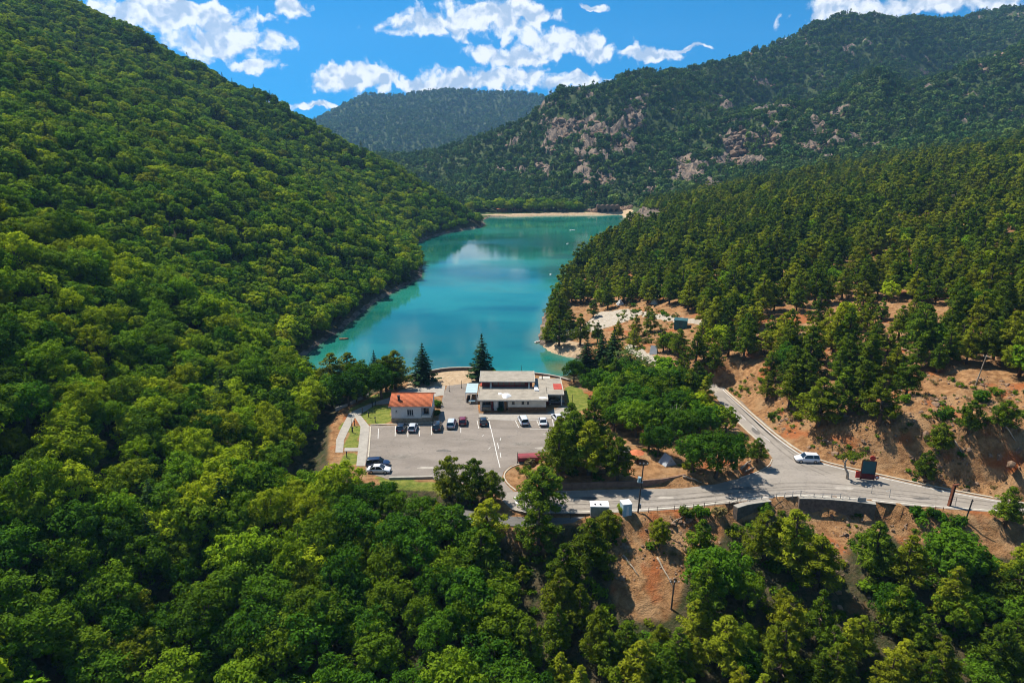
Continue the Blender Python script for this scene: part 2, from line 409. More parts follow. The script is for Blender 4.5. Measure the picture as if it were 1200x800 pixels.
simple('brown_wall', (.19, .115, .080), .95, .15, var=.3, scale=1.2, bumpd=.05)
simple('line_paint', (.56, .54, .50), .7, .2, var=.18, scale=3)
simple('edge_paint', (.62, .58, .48), .8, .2, var=.2, scale=2)
simple('tyre', (.015, .015, .015), .85, .2, var=.2)
simple('rim', (.42, .43, .44), .35, .5, .8, var=.05)
simple('plastic_black', (.02, .02, .022), .6, .3, var=.1)
simple('lamp_red', (.35, .01, .01), .25, .5, var=.05)
simple('lamp_clear', (.75, .77, .78), .15, .6, var=.05)
m, nb = new_mat('glass_dark')
finish(m, nb, pbsdf(nb, C4(.012, .016, .020), .06, .7))
m, nb = new_mat('window_glass')
finish(m, nb, pbsdf(nb, C4(.025, .035, .045), .08, .6))
for nm, c in dict(navy=(.012, .022, .060), silver=(.50, .53, .56), dark_blue=(.015, .028, .055), white=(.66, .67, .68), dark_red_car=(.16, .008, .014), black=(.012, .014, .018), pearl=(.62, .68, .74)).items():
    m, nb = new_mat('paint_' + nm)
    finish(m, nb, pbsdf(nb, C4(*c), .28, .5, 0.0, None, .6))

# asphalt
def asphalt(name, base, dark, scale=.25):
    m, nb = new_mat(name)
    pos = nb.n('ShaderNodeNewGeometry').outputs['Position']
    stretch = nb.vm('MULTIPLY', pos, (.35, 1.0, 1.0))
    n1 = nb.noise(stretch, scale, 5, .62); n2 = nb.noise(pos, 2.3, 4, .6); n3 = nb.noise(pos, 18, 3, .6)
    f = nb.m('ADD', nb.m('MULTIPLY', n1, .62), nb.m('ADD', nb.m('MULTIPLY', n2, .25), nb.m('MULTIPLY', n3, .13)))
    c = nb.mix(nb.ss(f, .36, .64), C4(*dark), C4(*base))
    crack = nb.n('ShaderNodeTexVoronoi', feature='DISTANCE_TO_EDGE'); crack.inputs['Scale'].default_value = .16
    nb.t.links.new(nb.vm('ADD', pos, nb.vm('SCALE', nb.noise(pos, .5, 3, .6, out=1), 2.5)), crack.inputs['Vector'])
    c = nb.mix(nb.ss(crack.outputs['Distance'], .0, .012, .45, 0), c, C4(.09, .085, .08))
    oil = nb.ss(nb.noise(pos, .55, 3, .5), .64, .74, 0, .45)
    c = nb.mix(oil, c, C4(.13, .12, .11))
    return finish(m, nb, pbsdf(nb, c, .88, .2, 0, bump(nb, n3, .35, .02)))
asphalt('asphalt_lot', (.245, .208, .172), (.170, .143, .117))
asphalt('asphalt_road', (.300, .262, .220), (.205, .178, .146))
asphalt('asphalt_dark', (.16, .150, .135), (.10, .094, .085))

# ground
m, nb = new_mat('ground')
pos = nb.n('ShaderNodeNewGeometry').outputs['Position']
n1 = nb.noise(pos, .09, 5, .6); n2 = nb.noise(pos, .7, 5, .62); n3 = nb.noise(pos, 4.5, 4, .65); n4 = nb.noise(pos, .22, 4, .6)
earth = nb.mix(nb.ss(n2, .35, .68), C4(.185, .090, .036), C4(.365, .200, .088))
earth = nb.mix(nb.ss(n4, .47, .66), earth, C4(.31, .185, .090))
earth = nb.mix(nb.ss(n3, .50, .72, 0, .6), earth, C4(.075, .038, .018))
earth = nb.mix(nb.ss(nb.noise(pos, .12, 3, .5), .57, .68, 0, .8), earth, C4(.29, .085, .025))
floor_ = nb.mix(nb.ss(n2, .4, .62), C4(.040, .045, .016), C4(.085, .066, .034))
grass = nb.mix(nb.ss(n2, .35, .65), C4(.105, .140, .020), C4(.20, .205, .040))
sand = nb.mix(nb.ss(n2, .3, .7), C4(.36, .25, .145), C4(.47, .345, .22))
grav = nb.mix(nb.ss(n2, .3, .7), C4(.33, .28, .215), C4(.44, .385, .31))
rockc = nb.mix(nb.ss(nb.noise(nb.vm('MULTIPLY', pos, (1, 1, .35)), .30, 6, .7), .38, .64), C4(.045, .038, .032), C4(.25, .185, .135))
scrub = nb.mix(nb.ss(n1, .4, .65), C4(.035, .060, .018), C4(.075, .090, .028))
c = earth
def am(name, col, c, lo=.35, hi=.65):
    a = nb.attr(name)
    f = nb.ss(nb.m('ADD', a, nb.m('MULTIPLY', nb.m('SUBTRACT', n2, .5), .55)), lo, hi)
    return nb.mix(f, c, col)
c = am('forest', floor_, c); c = am('scrub', scrub, c); c = am('rock', rockc, c)
c = am('grass', grass, c); c = am('sand', sand, c); c = am('gravel', grav, c)
hh = nb.m('ADD', nb.m('MULTIPLY', n3, .35), n2)
finish(m, nb, pbsdf(nb, c, .95, .12, 0, bump(nb, hh, 1.0, .6)))

# water
m, nb = new_mat('water')
pos = nb.n('ShaderNodeNewGeometry').outputs['Position']
st = nb.vm('MULTIPLY', pos, (.55, 1.0, 1.0))
big = nb.noise(st, .012, 4, .6)
deep = nb.mix(nb.ss(big, .38, .62), C4(.003, .084, .068), C4(.018, .180, .135))
deep = nb.mix(nb.ss(nb.noise(st, .034, 4, .6), .54, .66, 0, .55), deep, C4(.002, .052, .050))
sh = nb.attr('shallow')
deep = nb.mix(nb.ss(sh, .25, .75), deep, C4(.03, .165, .13))
deep = nb.mix(nb.attr('bed'), deep, C4(.16, .14, .05))
rip = nb.noise(nb.vm('MULTIPLY', pos, (.8, 1.5, 1)), 1.6, 4, .6)
patch = nb.ss(nb.noise(st, .02, 4, .55), .42, .62, .03, .17)
finish(m, nb, pbsdf(nb, deep, patch, .85, 0, bump(nb, rip, .16, .05)))

# ------------------------------------------------------------------ mesh + object helpers
def tag(o, label=None, cat=None, group=None, kind=None):
    if label: o['label'] = label
    if cat: o['category'] = cat
    if group: o['group'] = group
    if kind: o['kind'] = kind
    return o
def link(name, me, mat=None, parent=None):
    o = bpy.data.objects.new(name, me); COL.objects.link(o)
    if mat:
        me.materials.clear(); me.materials.append(MATS[mat])
    if parent is not None: o.parent = parent
    return o
def empty(name, loc=(0, 0, 0), rz=0.0):
    o = bpy.data.objects.new(name, None); o.empty_display_size = .5
    o.location = loc; o.rotation_euler = (0, 0, rz); COL.objects.link(o); return o
def np_mesh(name, V, F, smooth=False):
    """V (n,3), F (m,k) all faces with k corners"""
    V = np.asarray(V, np.float32); F = np.asarray(F, np.int32)
    me = bpy.data.meshes.new(name); k = F.shape[1]
    me.vertices.add(len(V)); me.vertices.foreach_set('co', V.ravel())
    me.loops.add(F.size); me.loops.foreach_set('vertex_index', F.ravel())
    me.polygons.add(len(F)); me.polygons.foreach_set('loop_start', np.arange(0, F.size, k, dtype=np.int32))
    me.polygons.foreach_set('loop_total', np.full(len(F), k, np.int32))
    if smooth: me.polygons.foreach_set('use_smooth', np.ones(len(F), bool))
    me.update(calc_edges=True); me.validate(); return me
class MB:
    def __init__(s): s.v = []; s.f = []
    def add(s, vs, fs):
        o = len(s.v); s.v += [tuple(v) for v in vs]; s.f += [tuple(i + o for i in f) for f in fs]; return s
    def box(s, x0, x1, y0, y1, z0, z1):
        return s.add([(x0, y0, z0), (x1, y0, z0), (x1, y1, z0), (x0, y1, z0), (x0, y0, z1), (x1, y0, z1), (x1, y1, z1), (x0, y1, z1)],
                     [(0, 3, 2, 1), (4, 5, 6, 7), (0, 1, 5, 4), (1, 2, 6, 5), (2, 3, 7, 6), (3, 0, 4, 7)])
    def tube(s, p0, p1, r0, r1=None, n=8, cap=True):
        r1 = r0 if r1 is None else r1
        p0, p1 = Vector(p0), Vector(p1); d = (p1 - p0).normalized()
        a = d.orthogonal().normalized(); b_ = d.cross(a)
        vs = []
        for p, r in ((p0, r0), (p1, r1)):
            for i in range(n):
                t = 2 * math.pi * i / n; vs.append(p + (a * math.cos(t) + b_ * math.sin(t)) * r)
        fs = [(i, (i + 1) % n, n + (i + 1) % n, n + i) for i in range(n)]
        if cap: fs += [tuple(range(n - 1, -1, -1)), tuple(range(n, 2 * n))]
        return s.add(vs, fs)
    def path(s, pts, rad, n=6):
        pts = [Vector(p) for p in pts]; vs = []; fs = []
        for i, p in enumerate(pts):
            d = (pts[min(i + 1, len(pts) - 1)] - pts[max(i - 1, 0)]).normalized()
            a = Vector((0, 1, 0)).cross(d) if abs(d.y) < .9 else Vector((1, 0, 0)).cross(d)
            a.normalize(); b_ = d.cross(a); r = rad[i] if hasattr(rad, '__len__') else rad
            for k in range(n):
                t = 2 * math.pi * k / n; vs.append(p + (a * math.cos(t) + b_ * math.sin(t)) * r)
            if i:
                fs += [((i - 1) * n + k, (i - 1) * n + (k + 1) % n, i * n + (k + 1) % n, i * n + k) for k in range(n)]
        fs += [tuple(range(n - 1, -1, -1)), tuple(range((len(pts) - 1) * n, len(pts) * n))]
        return s.add(vs, fs)
    def prism(s, poly, z0, z1):
        n = len(poly)
        vs = [(p[0], p[1], z0) for p in poly] + [(p[0], p[1], z1) for p in poly]
        fs = [(i, (i + 1) % n, n + (i + 1) % n, n + i) for i in range(n)] + [tuple(range(n - 1, -1, -1)), tuple(range(n, 2 * n))]
        return s.add(vs, fs)
    def mesh(s, name, smooth=False, bevel=0.0):
        me = bpy.data.meshes.new(name); me.from_pydata([tuple(v) for v in s.v], [], s.f)
        bm = bmesh.new(); bm.from_mesh(me); bmesh.ops.recalc_face_normals(bm, faces=bm.faces)
        if bevel: bmesh.ops.bevel(bm, geom=[e for e in bm.edges if e.calc_length() > bevel * 4], offset=bevel, segments=1, affect='EDGES', clamp_overlap=True)
        bm.to_mesh(me); bm.free()
        if smooth: me.polygons.foreach_set('use_smooth', [True] * len(me.polygons))
        me.update(); return me
    def build(s, name, mat, parent=None, smooth=False, bevel=0.0): return link(name, s.mesh(name, smooth, bevel), mat, parent)
def sheet(name, poly, z, mat, parent=None, thick=None):
    """flat polygon, triangulated; poly in world xy; optional downward skirt"""
    bm = bmesh.new(); vs = [bm.verts.new((p[0], p[1], z)) for p in poly]
    f = bm.faces.new(vs); bm.normal_update()
    if f.normal.z < 0: bmesh.ops.reverse_faces(bm, faces=[f])
    if thick:
        r = bmesh.ops.extrude_face_region(bm, geom=[f]); ev = [g for g in r['geom'] if isinstance(g, bmesh.types.BMVert)]
        bmesh.ops.translate(bm, verts=ev, vec=(0, 0, thick))
        bmesh.ops.recalc_face_normals(bm, faces=bm.faces)
    bmesh.ops.triangulate(bm, faces=bm.faces[:])
    me = bpy.data.meshes.new(name); bm.to_mesh(me); bm.free()
    return link(name, me, mat, parent)
def ribbon(pts, w0, w1, z0, z1):
    """kerb or wall following a plan polyline: cross-section from w0 to w1 to its left, z0..z1 (z may be per point)"""
    mb = MB(); n = len(pts); vs = []
    for i, p in enumerate(pts):
        a = Vector(pts[max(i - 1, 0)][:2]); c = Vector(pts[min(i + 1, n - 1)][:2]); d = (c - a).normalized(); nn = Vector((-d.y, d.x))
        za = z0[i] if hasattr(z0, '__len__') else z0; zb = z1[i] if hasattr(z1, '__len__') else z1
        for w, z in ((w0, za), (w1, za), (w1, zb), (w0, zb)):
            vs.append((p[0] + nn.x * w, p[1] + nn.y * w, z))
    fs = []
    for i in range(n - 1):
        for k in range(4): fs.append((i * 4 + k, i * 4 + (k + 1) % 4, i * 4 + 4 + (k + 1) % 4, i * 4 + 4 + k))
    fs += [(3, 2, 1, 0), tuple((n - 1) * 4 + k for k in range(4))]
    mb.add(vs, fs); return mb
def resample(pts, step):
    out = [tuple(pts[0][:2])]
    for a, c in zip(pts[:-1], pts[1:]):
        L = math.hypot(c[0] - a[0], c[1] - a[1]); k = max(1, int(round(L / step)))
        for i in range(1, k + 1): out.append((a[0] + (c[0] - a[0]) * i / k, a[1] + (c[1] - a[1]) * i / k))
    return out
def smooth_line(pts, it=2):
    for _ in range(it):
        q = [pts[0]]
        for a, c in zip(pts[:-1], pts[1:]):
            q += [(a[0] * .75 + c[0] * .25, a[1] * .75 + c[1] * .25), (a[0] * .25 + c[0] * .75, a[1] * .25 + c[1] * .75)]
        pts = q + [pts[-1]]
    return pts
def copy_tree(o, parent=None):
    c = o.copy(); COL.objects.link(c); c.parent = parent
    for ch in list(o.children): copy_tree(ch, c)
    return c

# ------------------------------------------------------------------ terrain mesh
def axis(segs):
    out = [segs[0][0]]
    for a, c, s0, s1 in segs:
        x = a; L = c - a
        while x < c - 1e-6:
            s = s0 + (s1 - s0) * (x - a) / L; x = min(x + s, c); out.append(x)
    return np.array(out)
gx = axis([(-900, -420, 30, 10), (-420, -80, 8, 2.2), (-80, 128, 1.15, 1.15), (128, 420, 1.8, 7), (420, 1300, 7, 14), (1300, 1900, 20, 60)])
gy = axis([(-220, 40, 18, 2), (40, 255, 1.15, 1.15), (255, 640, 1.6, 4.0), (640, 1000, 4.2, 5.5), (1000, 1700, 6, 12), (1700, 2200, 20, 60)])
GX, GY = np.meshgrid(gx, gy); GZ = H(GX, GY)
PU, PV, PD = pix(GX, GY, GZ)
def pm(poly, y0=0, y1=1e9): return (inpoly(PU, PV, poly) & (GY > y0) & (GY < y1)).astype(np.float32)
def blur(a, n=1):
    for _ in range(n):
        a = a.copy(); a[1:-1, 1:-1] = (a[1:-1, 1:-1] * 4 + a[:-2, 1:-1] + a[2:, 1:-1] + a[1:-1, :-2] + a[1:-1, 2:]) / 8
    return a
# polygons in the photograph where bare earth shows (also used to keep trees away)
bare = {
 'bank': [(838, 440), (862, 428), (905, 452), (960, 470), (1000, 480), (1030, 462), (1075, 436), (1150, 440), (1220, 452), (1220, 590), (1100, 572), (1000, 550), (930, 528), (880, 485)],
 'slope_a': [(700, 602), (760, 602), (830, 590), (850, 602), (846, 640), (810, 655), (800, 690), (790, 722), (735, 728), (712, 700), (725, 650), (718, 625)],
 'slope_b': [(935, 586), (1000, 588), (1120, 600), (1220, 604), (1220, 655), (1150, 650), (1100, 632), (1060, 640), (1035, 620), (1000, 625), (985, 700), (1030, 700), (1025, 720), (985, 720), (975, 640), (940, 610)],
 'slope_c': [(570, 604), (600, 612), (650, 614), (655, 640), (620, 650), (590, 635), (572, 622)],
 'terrace': [(600, 548), (640, 540), (720, 525), (770, 525), (840, 552), (800, 568), (700, 572), (640, 573), (610, 570)],
 'island': [(868, 560), (878, 545), (897, 533), (906, 540), (898, 550), (885, 556)],
 'verge': [(820, 470), (842, 468), (905, 530), (897, 545), (868, 545), (850, 500), (818, 480)],
 'camp': [(660, 380), (690, 365), (720, 355), (760, 360), (815, 372), (816, 390), (770, 395), (790, 425), (830, 440), (835, 452), (800, 445), (745, 425), (715, 395), (685, 392), (668, 400)],
 'camp2': [(640, 402), (668, 396), (682, 410), (672, 420), (650, 416)],
 'track': [(900, 388), (930, 382), (1000, 394), (1070, 404), (1090, 416), (1050, 410), (990, 402), (920, 392)],
}
bare_m = np.zeros_like(GZ, np.float32)
for kx, pl in bare.items(): bare_m = np.maximum(bare_m, pm(pl, 60, 330))
dl_g = sdist(GX, GY, LAKE)
forest = np.ones_like(GZ, np.float32)
forest -= bare_m
onflat = sdist(GX, GY, POLY_PLAT) < 1.0
forest[onflat] = 0
forest[(sdist(GX, GY, POLY_ROAD) < 2.5)] = 0
forest[(GX > 20) & (GX < 330) & (GY > 118) & (GY < 330)] *= .25          # open pine wood: the earth shows between the trunks
forest = blur(np.clip(forest, 0, 1), 7)
# mountain rocks
rk_noise = .8 * fbm(GX, GZ * 1.3 + GY * .25, 30, 5, 71, .66) + .5 * fbm(GX, GZ * 2 + GY, 12, 3, 72)
rock_poly = [[(575, 200), (600, 160), (650, 138), (700, 140), (735, 120), (760, 150), (740, 200), (690, 230), (640, 215)],
             [(730, 230), (770, 180), (820, 150), (850, 130), (905, 95), (900, 130), (960, 130), (1010, 130), (1050, 170), (960, 185), (880, 185), (800, 215), (745, 245)],
             [(1130, 50), (1200, 40), (1200, 80), (1150, 85)]]
rk_area = np.zeros_like(GZ, np.float32)
for pl in rock_poly: rk_area = np.maximum(rk_area, pm(pl, 600, 1100))
rk_area = blur(rk_area, 8)
rock = np.where(GY > 600, sstep(rk_noise + .46 * rk_area, .34, .50), 0).astype(np.float32)
cliff = pm([(728, 262), (738, 248), (770, 244), (800, 250), (780, 268), (745, 280)], 430, 620)
rock *= sstep(dl_g, 10, 18).astype(np.float32)
rock = np.maximum(rock, blur(cliff, 2))
rock = np.maximum(rock, np.where((dl_g > -1) & (dl_g < 2.2) & (GY > 195) & (GY < 640), .8, 0) * (GX < 40)).astype(np.float32)
GZ = GZ + np.where((GY > 600) & (dl_g > 10), rock * (13 * ridged(GX, GY + GZ, 24, 4, 83) - 2), 0)
scrub = np.where(GY > 600, .8, 0).astype(np.float32)
grass_polys = [[(422, 487), (436, 474), (459, 476), (459, 495), (433, 497)], [(424, 500), (409, 500), (404, 525), (419, 525)], [(419, 529), (405, 529), (398, 546), (418, 546)],
               [(660, 455), (672, 450), (688, 462), (692, 476), (672, 484), (664, 474)], [(440, 558), (570, 572), (560, 582), (450, 572)], [(395, 500), (405, 482), (440, 462), (466, 456), (455, 466), (430, 474), (408, 484), (398, 505)]]
grass = np.zeros_like(GZ, np.float32)
for pl in grass_polys: grass = np.maximum(grass, pm(pl, 100, 180))
sand = pm([(478, 455), (480, 443), (500, 436), (520, 433), (545, 431), (570, 432), (566, 450), (552, 452), (520, 452)], 150, 182)
sand = np.maximum(sand, pm([(636, 404), (660, 398), (685, 402), (676, 420), (655, 420), (640, 414)], 190, 250))
sand = np.maximum(sand, ((dl_g > -2) & (dl_g < 11) & (GY > 632) & (GX < 112)).astype(np.float32))
sand = np.maximum(sand, ((dl_g > -1) & (dl_g < 2.0) & (GX > 60) & (GY > 490)).astype(np.float32))
gravel = pm([(684, 382), (700, 366), (735, 362), (758, 366), (740, 374), (712, 384), (690, 390)], 190, 330)
for pl in ([(730, 408), (745, 418), (790, 438), (842, 462), (850, 456), (800, 432), (760, 414), (740, 402)], [(758, 366), (800, 372), (830, 376), (828, 381), (796, 378), (752, 371)], [(640, 388), (680, 384), (688, 390), (650, 394)]):
    gravel = np.maximum(gravel, pm(pl, 150, 330))
def idx_grid(nx, ny):
    i = np.arange(ny - 1)[:, None] * nx + np.arange(nx - 1)[None, :]
    return np.stack([i, i + 1, i + nx + 1, i + nx], -1).reshape(-1, 4)
terr = np_mesh('terrain', np.stack([GX, GY, GZ], -1).reshape(-1, 3), idx_grid(len(gx), len(gy)), True)
for nm, a in dict(forest=forest, rock=rock, scrub=scrub, grass=blur(grass), sand=blur(sand), gravel=blur(gravel)).items():
    at_ = terr.attributes.new(nm, 'FLOAT', 'POINT'); at_.data.foreach_set('value', np.ascontiguousarray(a, np.float32).ravel())
tag(link('terrain', terr, 'ground'), kind='structure')

# far mountain
fx = np.linspace(-1500, 1300, 150); fy = np.linspace(1750, 3300, 110)
FX, FY = np.meshgrid(fx, fy)
rp = [at(u, v, 2550) for u, v in [(200, 190), (300, 160), (370, 140), (400, 124), (430, 111), (470, 112), (510, 107), (560, 107), (600, 109), (640, 112), (700, 124), (780, 150), (900, 180)]]
rz = np.interp(FX, [p[0] for p in rp], [p[2] for p in rp])
FZ = -20 + (rz + 20) * np.clip(1 - np.abs(FY - 2550) / np.where(FY < 2550, 800, 700), 0, 1) ** .85
fa = np.clip((FZ + 20) / 150, 0, 1) * np.clip((2600 - FY) / 200, 0.15, 1)
FZ = FZ + fa * (75 * ridged(FX, FY * .55, 420, 4, 201) - 44) + fa * 14 * fbm(FX, FY, 90, 3, 205)
farm = np_mesh('far_mountain', np.stack([FX, FY, FZ], -1).reshape(-1, 3), idx_grid(150, 110), True)
for nm, v in (('forest', 0), ('scrub', 1.0)):
    a = farm.attributes.new(nm, 'FLOAT', 'POINT'); a.data.foreach_set('value', np.full(FX.size, v, np.float32))
tag(link('far_mountain', farm, 'ground'), kind='structure')

# water
wx = np.arange(-84, 118, 3.0); wy = np.arange(180.5, 662, 3.0)
WX, WY = np.meshgrid(wx, wy)
dlw = sdist(WX, WY, [(p[0], p[1]) for p in LAKE])
keep = (dlw < 9)
F = idx_grid(len(wx), len(wy)); F = F[keep.ravel()[F].all(1)]
wme = np_mesh('lake', np.stack([WX, WY, np.full_like(WX, LAKE_Z)], -1).reshape(-1, 3), F, True)
WU, WV, _ = pix(WX, WY, np.full_like(WX, LAKE_Z))
shal = np.clip(1 + dlw / 9.0, 0, 1) * .7 * sstep(WX, -45, -10) + .5 * sstep(WY, 150, 320) * sstep(-WY, -330, -190) * sstep(-dlw, 8, 30)
bed = np.clip(1 - np.hypot((WX - 15) / 7, (WY - 199) / 9), 0, 1) * .75 + np.clip(1 - np.hypot((WX - 8) / 4, (WY - 228) / 22), 0, 1) * .35 + np.clip(1 + dlw / 2.5, 0, 1) * .3
for nm, a in (('shallow', shal), ('bed', np.clip(bed, 0, 1))):
    q = wme.attributes.new(nm, 'FLOAT', 'POINT'); q.data.foreach_set('value', a.astype(np.float32).ravel())
tag(link('lake_water', wme, 'water'), kind='structure')
#@@PART2
# ================================================================== paved surfaces
lot = tag(sheet('car_park', POLY_LOT, 0.03, 'asphalt_lot'), kind='structure')
road = tag(sheet('road', POLY_ROAD, 0.04, 'asphalt_road'), kind='structure')
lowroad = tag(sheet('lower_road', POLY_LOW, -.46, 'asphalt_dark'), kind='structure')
path_px = [(393, 530), (394, 515), (399, 503), (409, 484), (424, 477), (440, 471), (456, 466), (470, 457), (482, 455), (522, 452), (520, 463), (456, 473), (440, 474), (422, 486), (431, 497), (433, 499.5), (428, 546), (417.5, 546), (422.5, 500), (416, 489), (411, 499), (403, 516), (402, 530)]
path = tag(sheet('footpath', W(path_px), 0.05, 'concrete_path'), kind='structure')
tag(sheet('footpath_crossing', W([(404, 524.5), (420, 524.5), (419.7, 528.5), (403.4, 528.5)]), 0.045, 'concrete_path'), kind='structure')
apron = tag(sheet('terrace_paving', W([(561, 485.5), (640, 485.5), (664, 476), (672, 484.5), (668, 488), (640, 491), (563, 492)]), 0.055, 'concrete_path'), kind='structure')
def line_strip(pts, w, z, name, mat, parent):
    pts = resample(pts, 1.0)
    mb = MB(); n = len(pts); vs = []
    for i, p in enumerate(pts):
        a = Vector(pts[max(i - 1, 0)]); c = Vector(pts[min(i + 1, n - 1)]); d = (c - a).normalized(); nn = Vector((-d.y, d.x)) * w / 2
        vs += [(p[0] + nn.x, p[1] + nn.y, z), (p[0] - nn.x, p[1] - nn.y, z)]
    mb.add(vs, [(2 * i, 2 * i + 1, 2 * i + 3, 2 * i + 2) for i in range(n - 1)])
    return mb.build(name, mat, parent)
# painted bay lines and arrows
for a, c in [((463.5, 499), (463, 511)), ((478, 499), (478, 512)), ((491, 499), (491.5, 511)), ((506, 498), (505.5, 509.5)), ((443.5, 502), (443, 514)), ((520, 505.5), (536, 505.5)), ((540, 499), (540, 507)),
             ((559, 492.5), (561, 502)), ((573, 494), (574.5, 502)), ((604, 493), (608, 501)), ((629, 493), (633, 501)), ((621, 502.5), (643, 502.5)), ((647.5, 491), (648.5, 499)), ((636.5, 509), (650, 509)), ((583, 519), (584.5, 526)), ((586, 530), (587, 536)), ((587, 513), (586, 516)), ((572, 526), (575, 524)), ((565, 511), (567, 509.5)), ((573, 491.5), (640, 492.5))]:
    line_strip([gp(*a)[:2], gp(*c)[:2]], .13, .036, 'bay_line', 'line_paint', lot)
line_strip(smooth_line(W([(573, 493), (576, 505), (579.5, 520), (582, 532), (586, 548)])), .15, .037, 'lane_line', 'line_paint', lot)
line_strip([gp(604, 582)[:2], gp(606, 590)[:2]], .5, .046, 'stop_line', 'line_paint', road)
up_edge = smooth_line(W([(847, 456.5), (862, 471), (880, 487.5), (905, 509.5), (935, 531.5), (960, 542.5), (1000, 552.5), (1050, 563.5), (1100, 574.5), (1160, 585.5), (1200, 592.5), (1270, 605)]))
line_strip(up_edge, .18, .047, 'edge_line', 'line_paint', road)
for a, c in [((857, 475), (862, 480)), ((868, 486), (874, 492)), ((881, 498), (887, 504)), ((895, 511), (902, 517))]:
    line_strip([gp(*a)[:2], gp(*c)[:2]], .14, .047, 'centre_line', 'line_paint', road)
low_edge = smooth_line(W([(612, 599), (660, 600), (740, 598), (800, 594), (850, 588), (890, 583), (940, 579.5), (1000, 583.5), (1060, 590), (1120, 595), (1200, 600)]))
line_strip(low_edge, .16, .047, 'edge_line', 'edge_paint', road)
simple('asphalt_worn', (.185, .160, .132), .85, .2, var=.3, scale=.8)
simple('asphalt_patch', (.125, .112, .098), .9, .2, var=.25, scale=1.2)
simple('asphalt_pale', (.33, .292, .245), .9, .2, var=.2, scale=1.0)
for pxl in ([(612, 585), (660, 585.5), (740, 585), (800, 582), (850, 576.5), (900, 569), (960, 567), (1030, 574), (1100, 582), (1180, 593)], [(612, 593), (660, 594), (740, 592), (800, 588), (850, 582.5), (900, 577), (960, 574), (1030, 581), (1100, 588)], [(851, 464), (880, 492), (905, 516), (935, 541), (970, 556)], [(856, 462), (886, 491), (915, 516), (950, 540)]):
    q = smooth_line(W(pxl))
    for off in (-.75, .75):
        qq = [(p_[0] + off * (.25 if abs(q[-1][0] - q[0][0]) > 30 else 1), p_[1] + off * (1 if abs(q[-1][0] - q[0][0]) > 30 else .3)) for p_ in q]
        line_strip(qq, .42, .0425, 'tyre_track', 'asphalt_worn', road)
rgp = random.Random(4)
for (u, v, w_, h_, mt, par, zz) in [(690, 584, 4, 1.4, 'asphalt_patch', road, .044), (780, 583, 3, 1.0, 'asphalt_pale', road, .044), (870, 572, 5, 1.5, 'asphalt_patch', road, .044), (990, 572, 4, 1.2, 'asphalt_pale', road, .044), (1080, 584, 3.5, 1.1, 'asphalt_patch', road, .044), (885, 505, 1.6, 4, 'asphalt_patch', road, .044),
                                     (470, 535, 6, 2.2, 'asphalt_worn', lot, .033), (520, 528, 3, 1.4, 'asphalt_patch', lot, .033), (545, 515, 7, 1.2, 'asphalt_worn', lot, .033), (610, 520, 5, 2.4, 'asphalt_worn', lot, .033), (635, 525, 3, 1.0, 'asphalt_pale', lot, .033), (540, 470, 2.4, 5, 'asphalt_worn', lot, .033), (500, 548, 4, 1.0, 'asphalt_pale', lot, .033), (570, 550, 3, 2, 'asphalt_worn', lot, .033)]:
    c_ = gp(u, v); poly = [(c_[0] + math.cos(t_ * .524) * w_ / 2 * rgp.uniform(.75, 1.15), c_[1] + math.sin(t_ * .524) * h_ / 2 * rgp.uniform(.75, 1.15)) for t_ in range(12)]
    sheet('patch', poly, zz, mt, par)
# kerbs
def kerb(px, name, label, h=.14, w=.28, mat='kerb_stone', z0=-.2, side=1):
    pts = smooth_line(W(px), 1)
    pts = resample(pts, .8)
    o = ribbon(pts, 0, w * side, z0, h).build(name, mat); return tag(o, label, 'kerb')
kerb([(846, 454.5), (862, 469), (880, 485), (905, 507), (935, 529), (960, 540), (1000, 550), (1050, 561), (1100, 572), (1160, 583), (1210, 592)], 'road_kerb', 'pale concrete kerb along the bank side of the road', .15, .45)
kerb([(434, 498.5), (466, 497.3), (513, 495.4)], 'car_park_kerb', 'pale kerb between the car park and the orange-roofed house lawn', .16, .35)
kerb([(433.5, 500), (431.5, 530), (429, 553)], 'car_park_kerb', 'pale kerb between the car park and the straight footpath', .14, .3)
kerb([(456, 562), (507, 560.8)], 'low_parapet', 'low white concrete parapet along the near edge of the car park', .45, .55, 'concrete')
kerb([(617, 541.5), (600, 546), (591, 553), (589.5, 560), (595, 568), (604, 575)], 'island_kerb', 'curved pale kerb round the earth bed at the car park exit', .14, .25)
kerb([(867, 560.5), (889, 553), (902, 546), (905.5, 538)], 'island_kerb', 'kerb round the small earth corner at the road junction', .1, .2)
kerb([(894, 521), (870, 499.5), (848, 476)], 'road_kerb', 'pale kerb on the inner side of the road going up to the lake', .12, .3, side=1)
# ------------------------------------------------------------------ walls
def wall(px, name, label, z0, z1, th=.5, mat='wall_stone', joints=0, cat='wall', zpx=0.0):
    root = empty(name, (0, 0, 0)); tag(root, label, cat)
    pts = resample(smooth_line([gp(u, v, zpx)[:2] for u, v in px], 1), 1.0)
    if joints:
        step = joints; i = 0
        while i < len(pts) - 1:
            seg = pts[i:i + step + 1]
            if len(seg) > 1:
                a, c = Vector(seg[0]), Vector(seg[-1]); d = (c - a).normalized() * .035
                seg = [tuple(a + d)] + seg[1:-1] + [tuple(c - d)]
                dz = random.uniform(-.05, .05)
                ribbon(seg, -th / 2, th / 2, z0, z1 + dz).build('wall_panel', mat, root)
            i += step
        ribbon(pts, -th / 2 + .06, th / 2 - .06, z0, z1 - .12).build('wall_core', mat, root)
    else:
        ribbon(pts, -th / 2, th / 2, z0, z1).build('wall_face', mat, root)
        ribbon(pts, -th / 2 - .05, th / 2 + .05, z1 + .003, z1 + .14).build('coping', 'concrete', root)
    return root
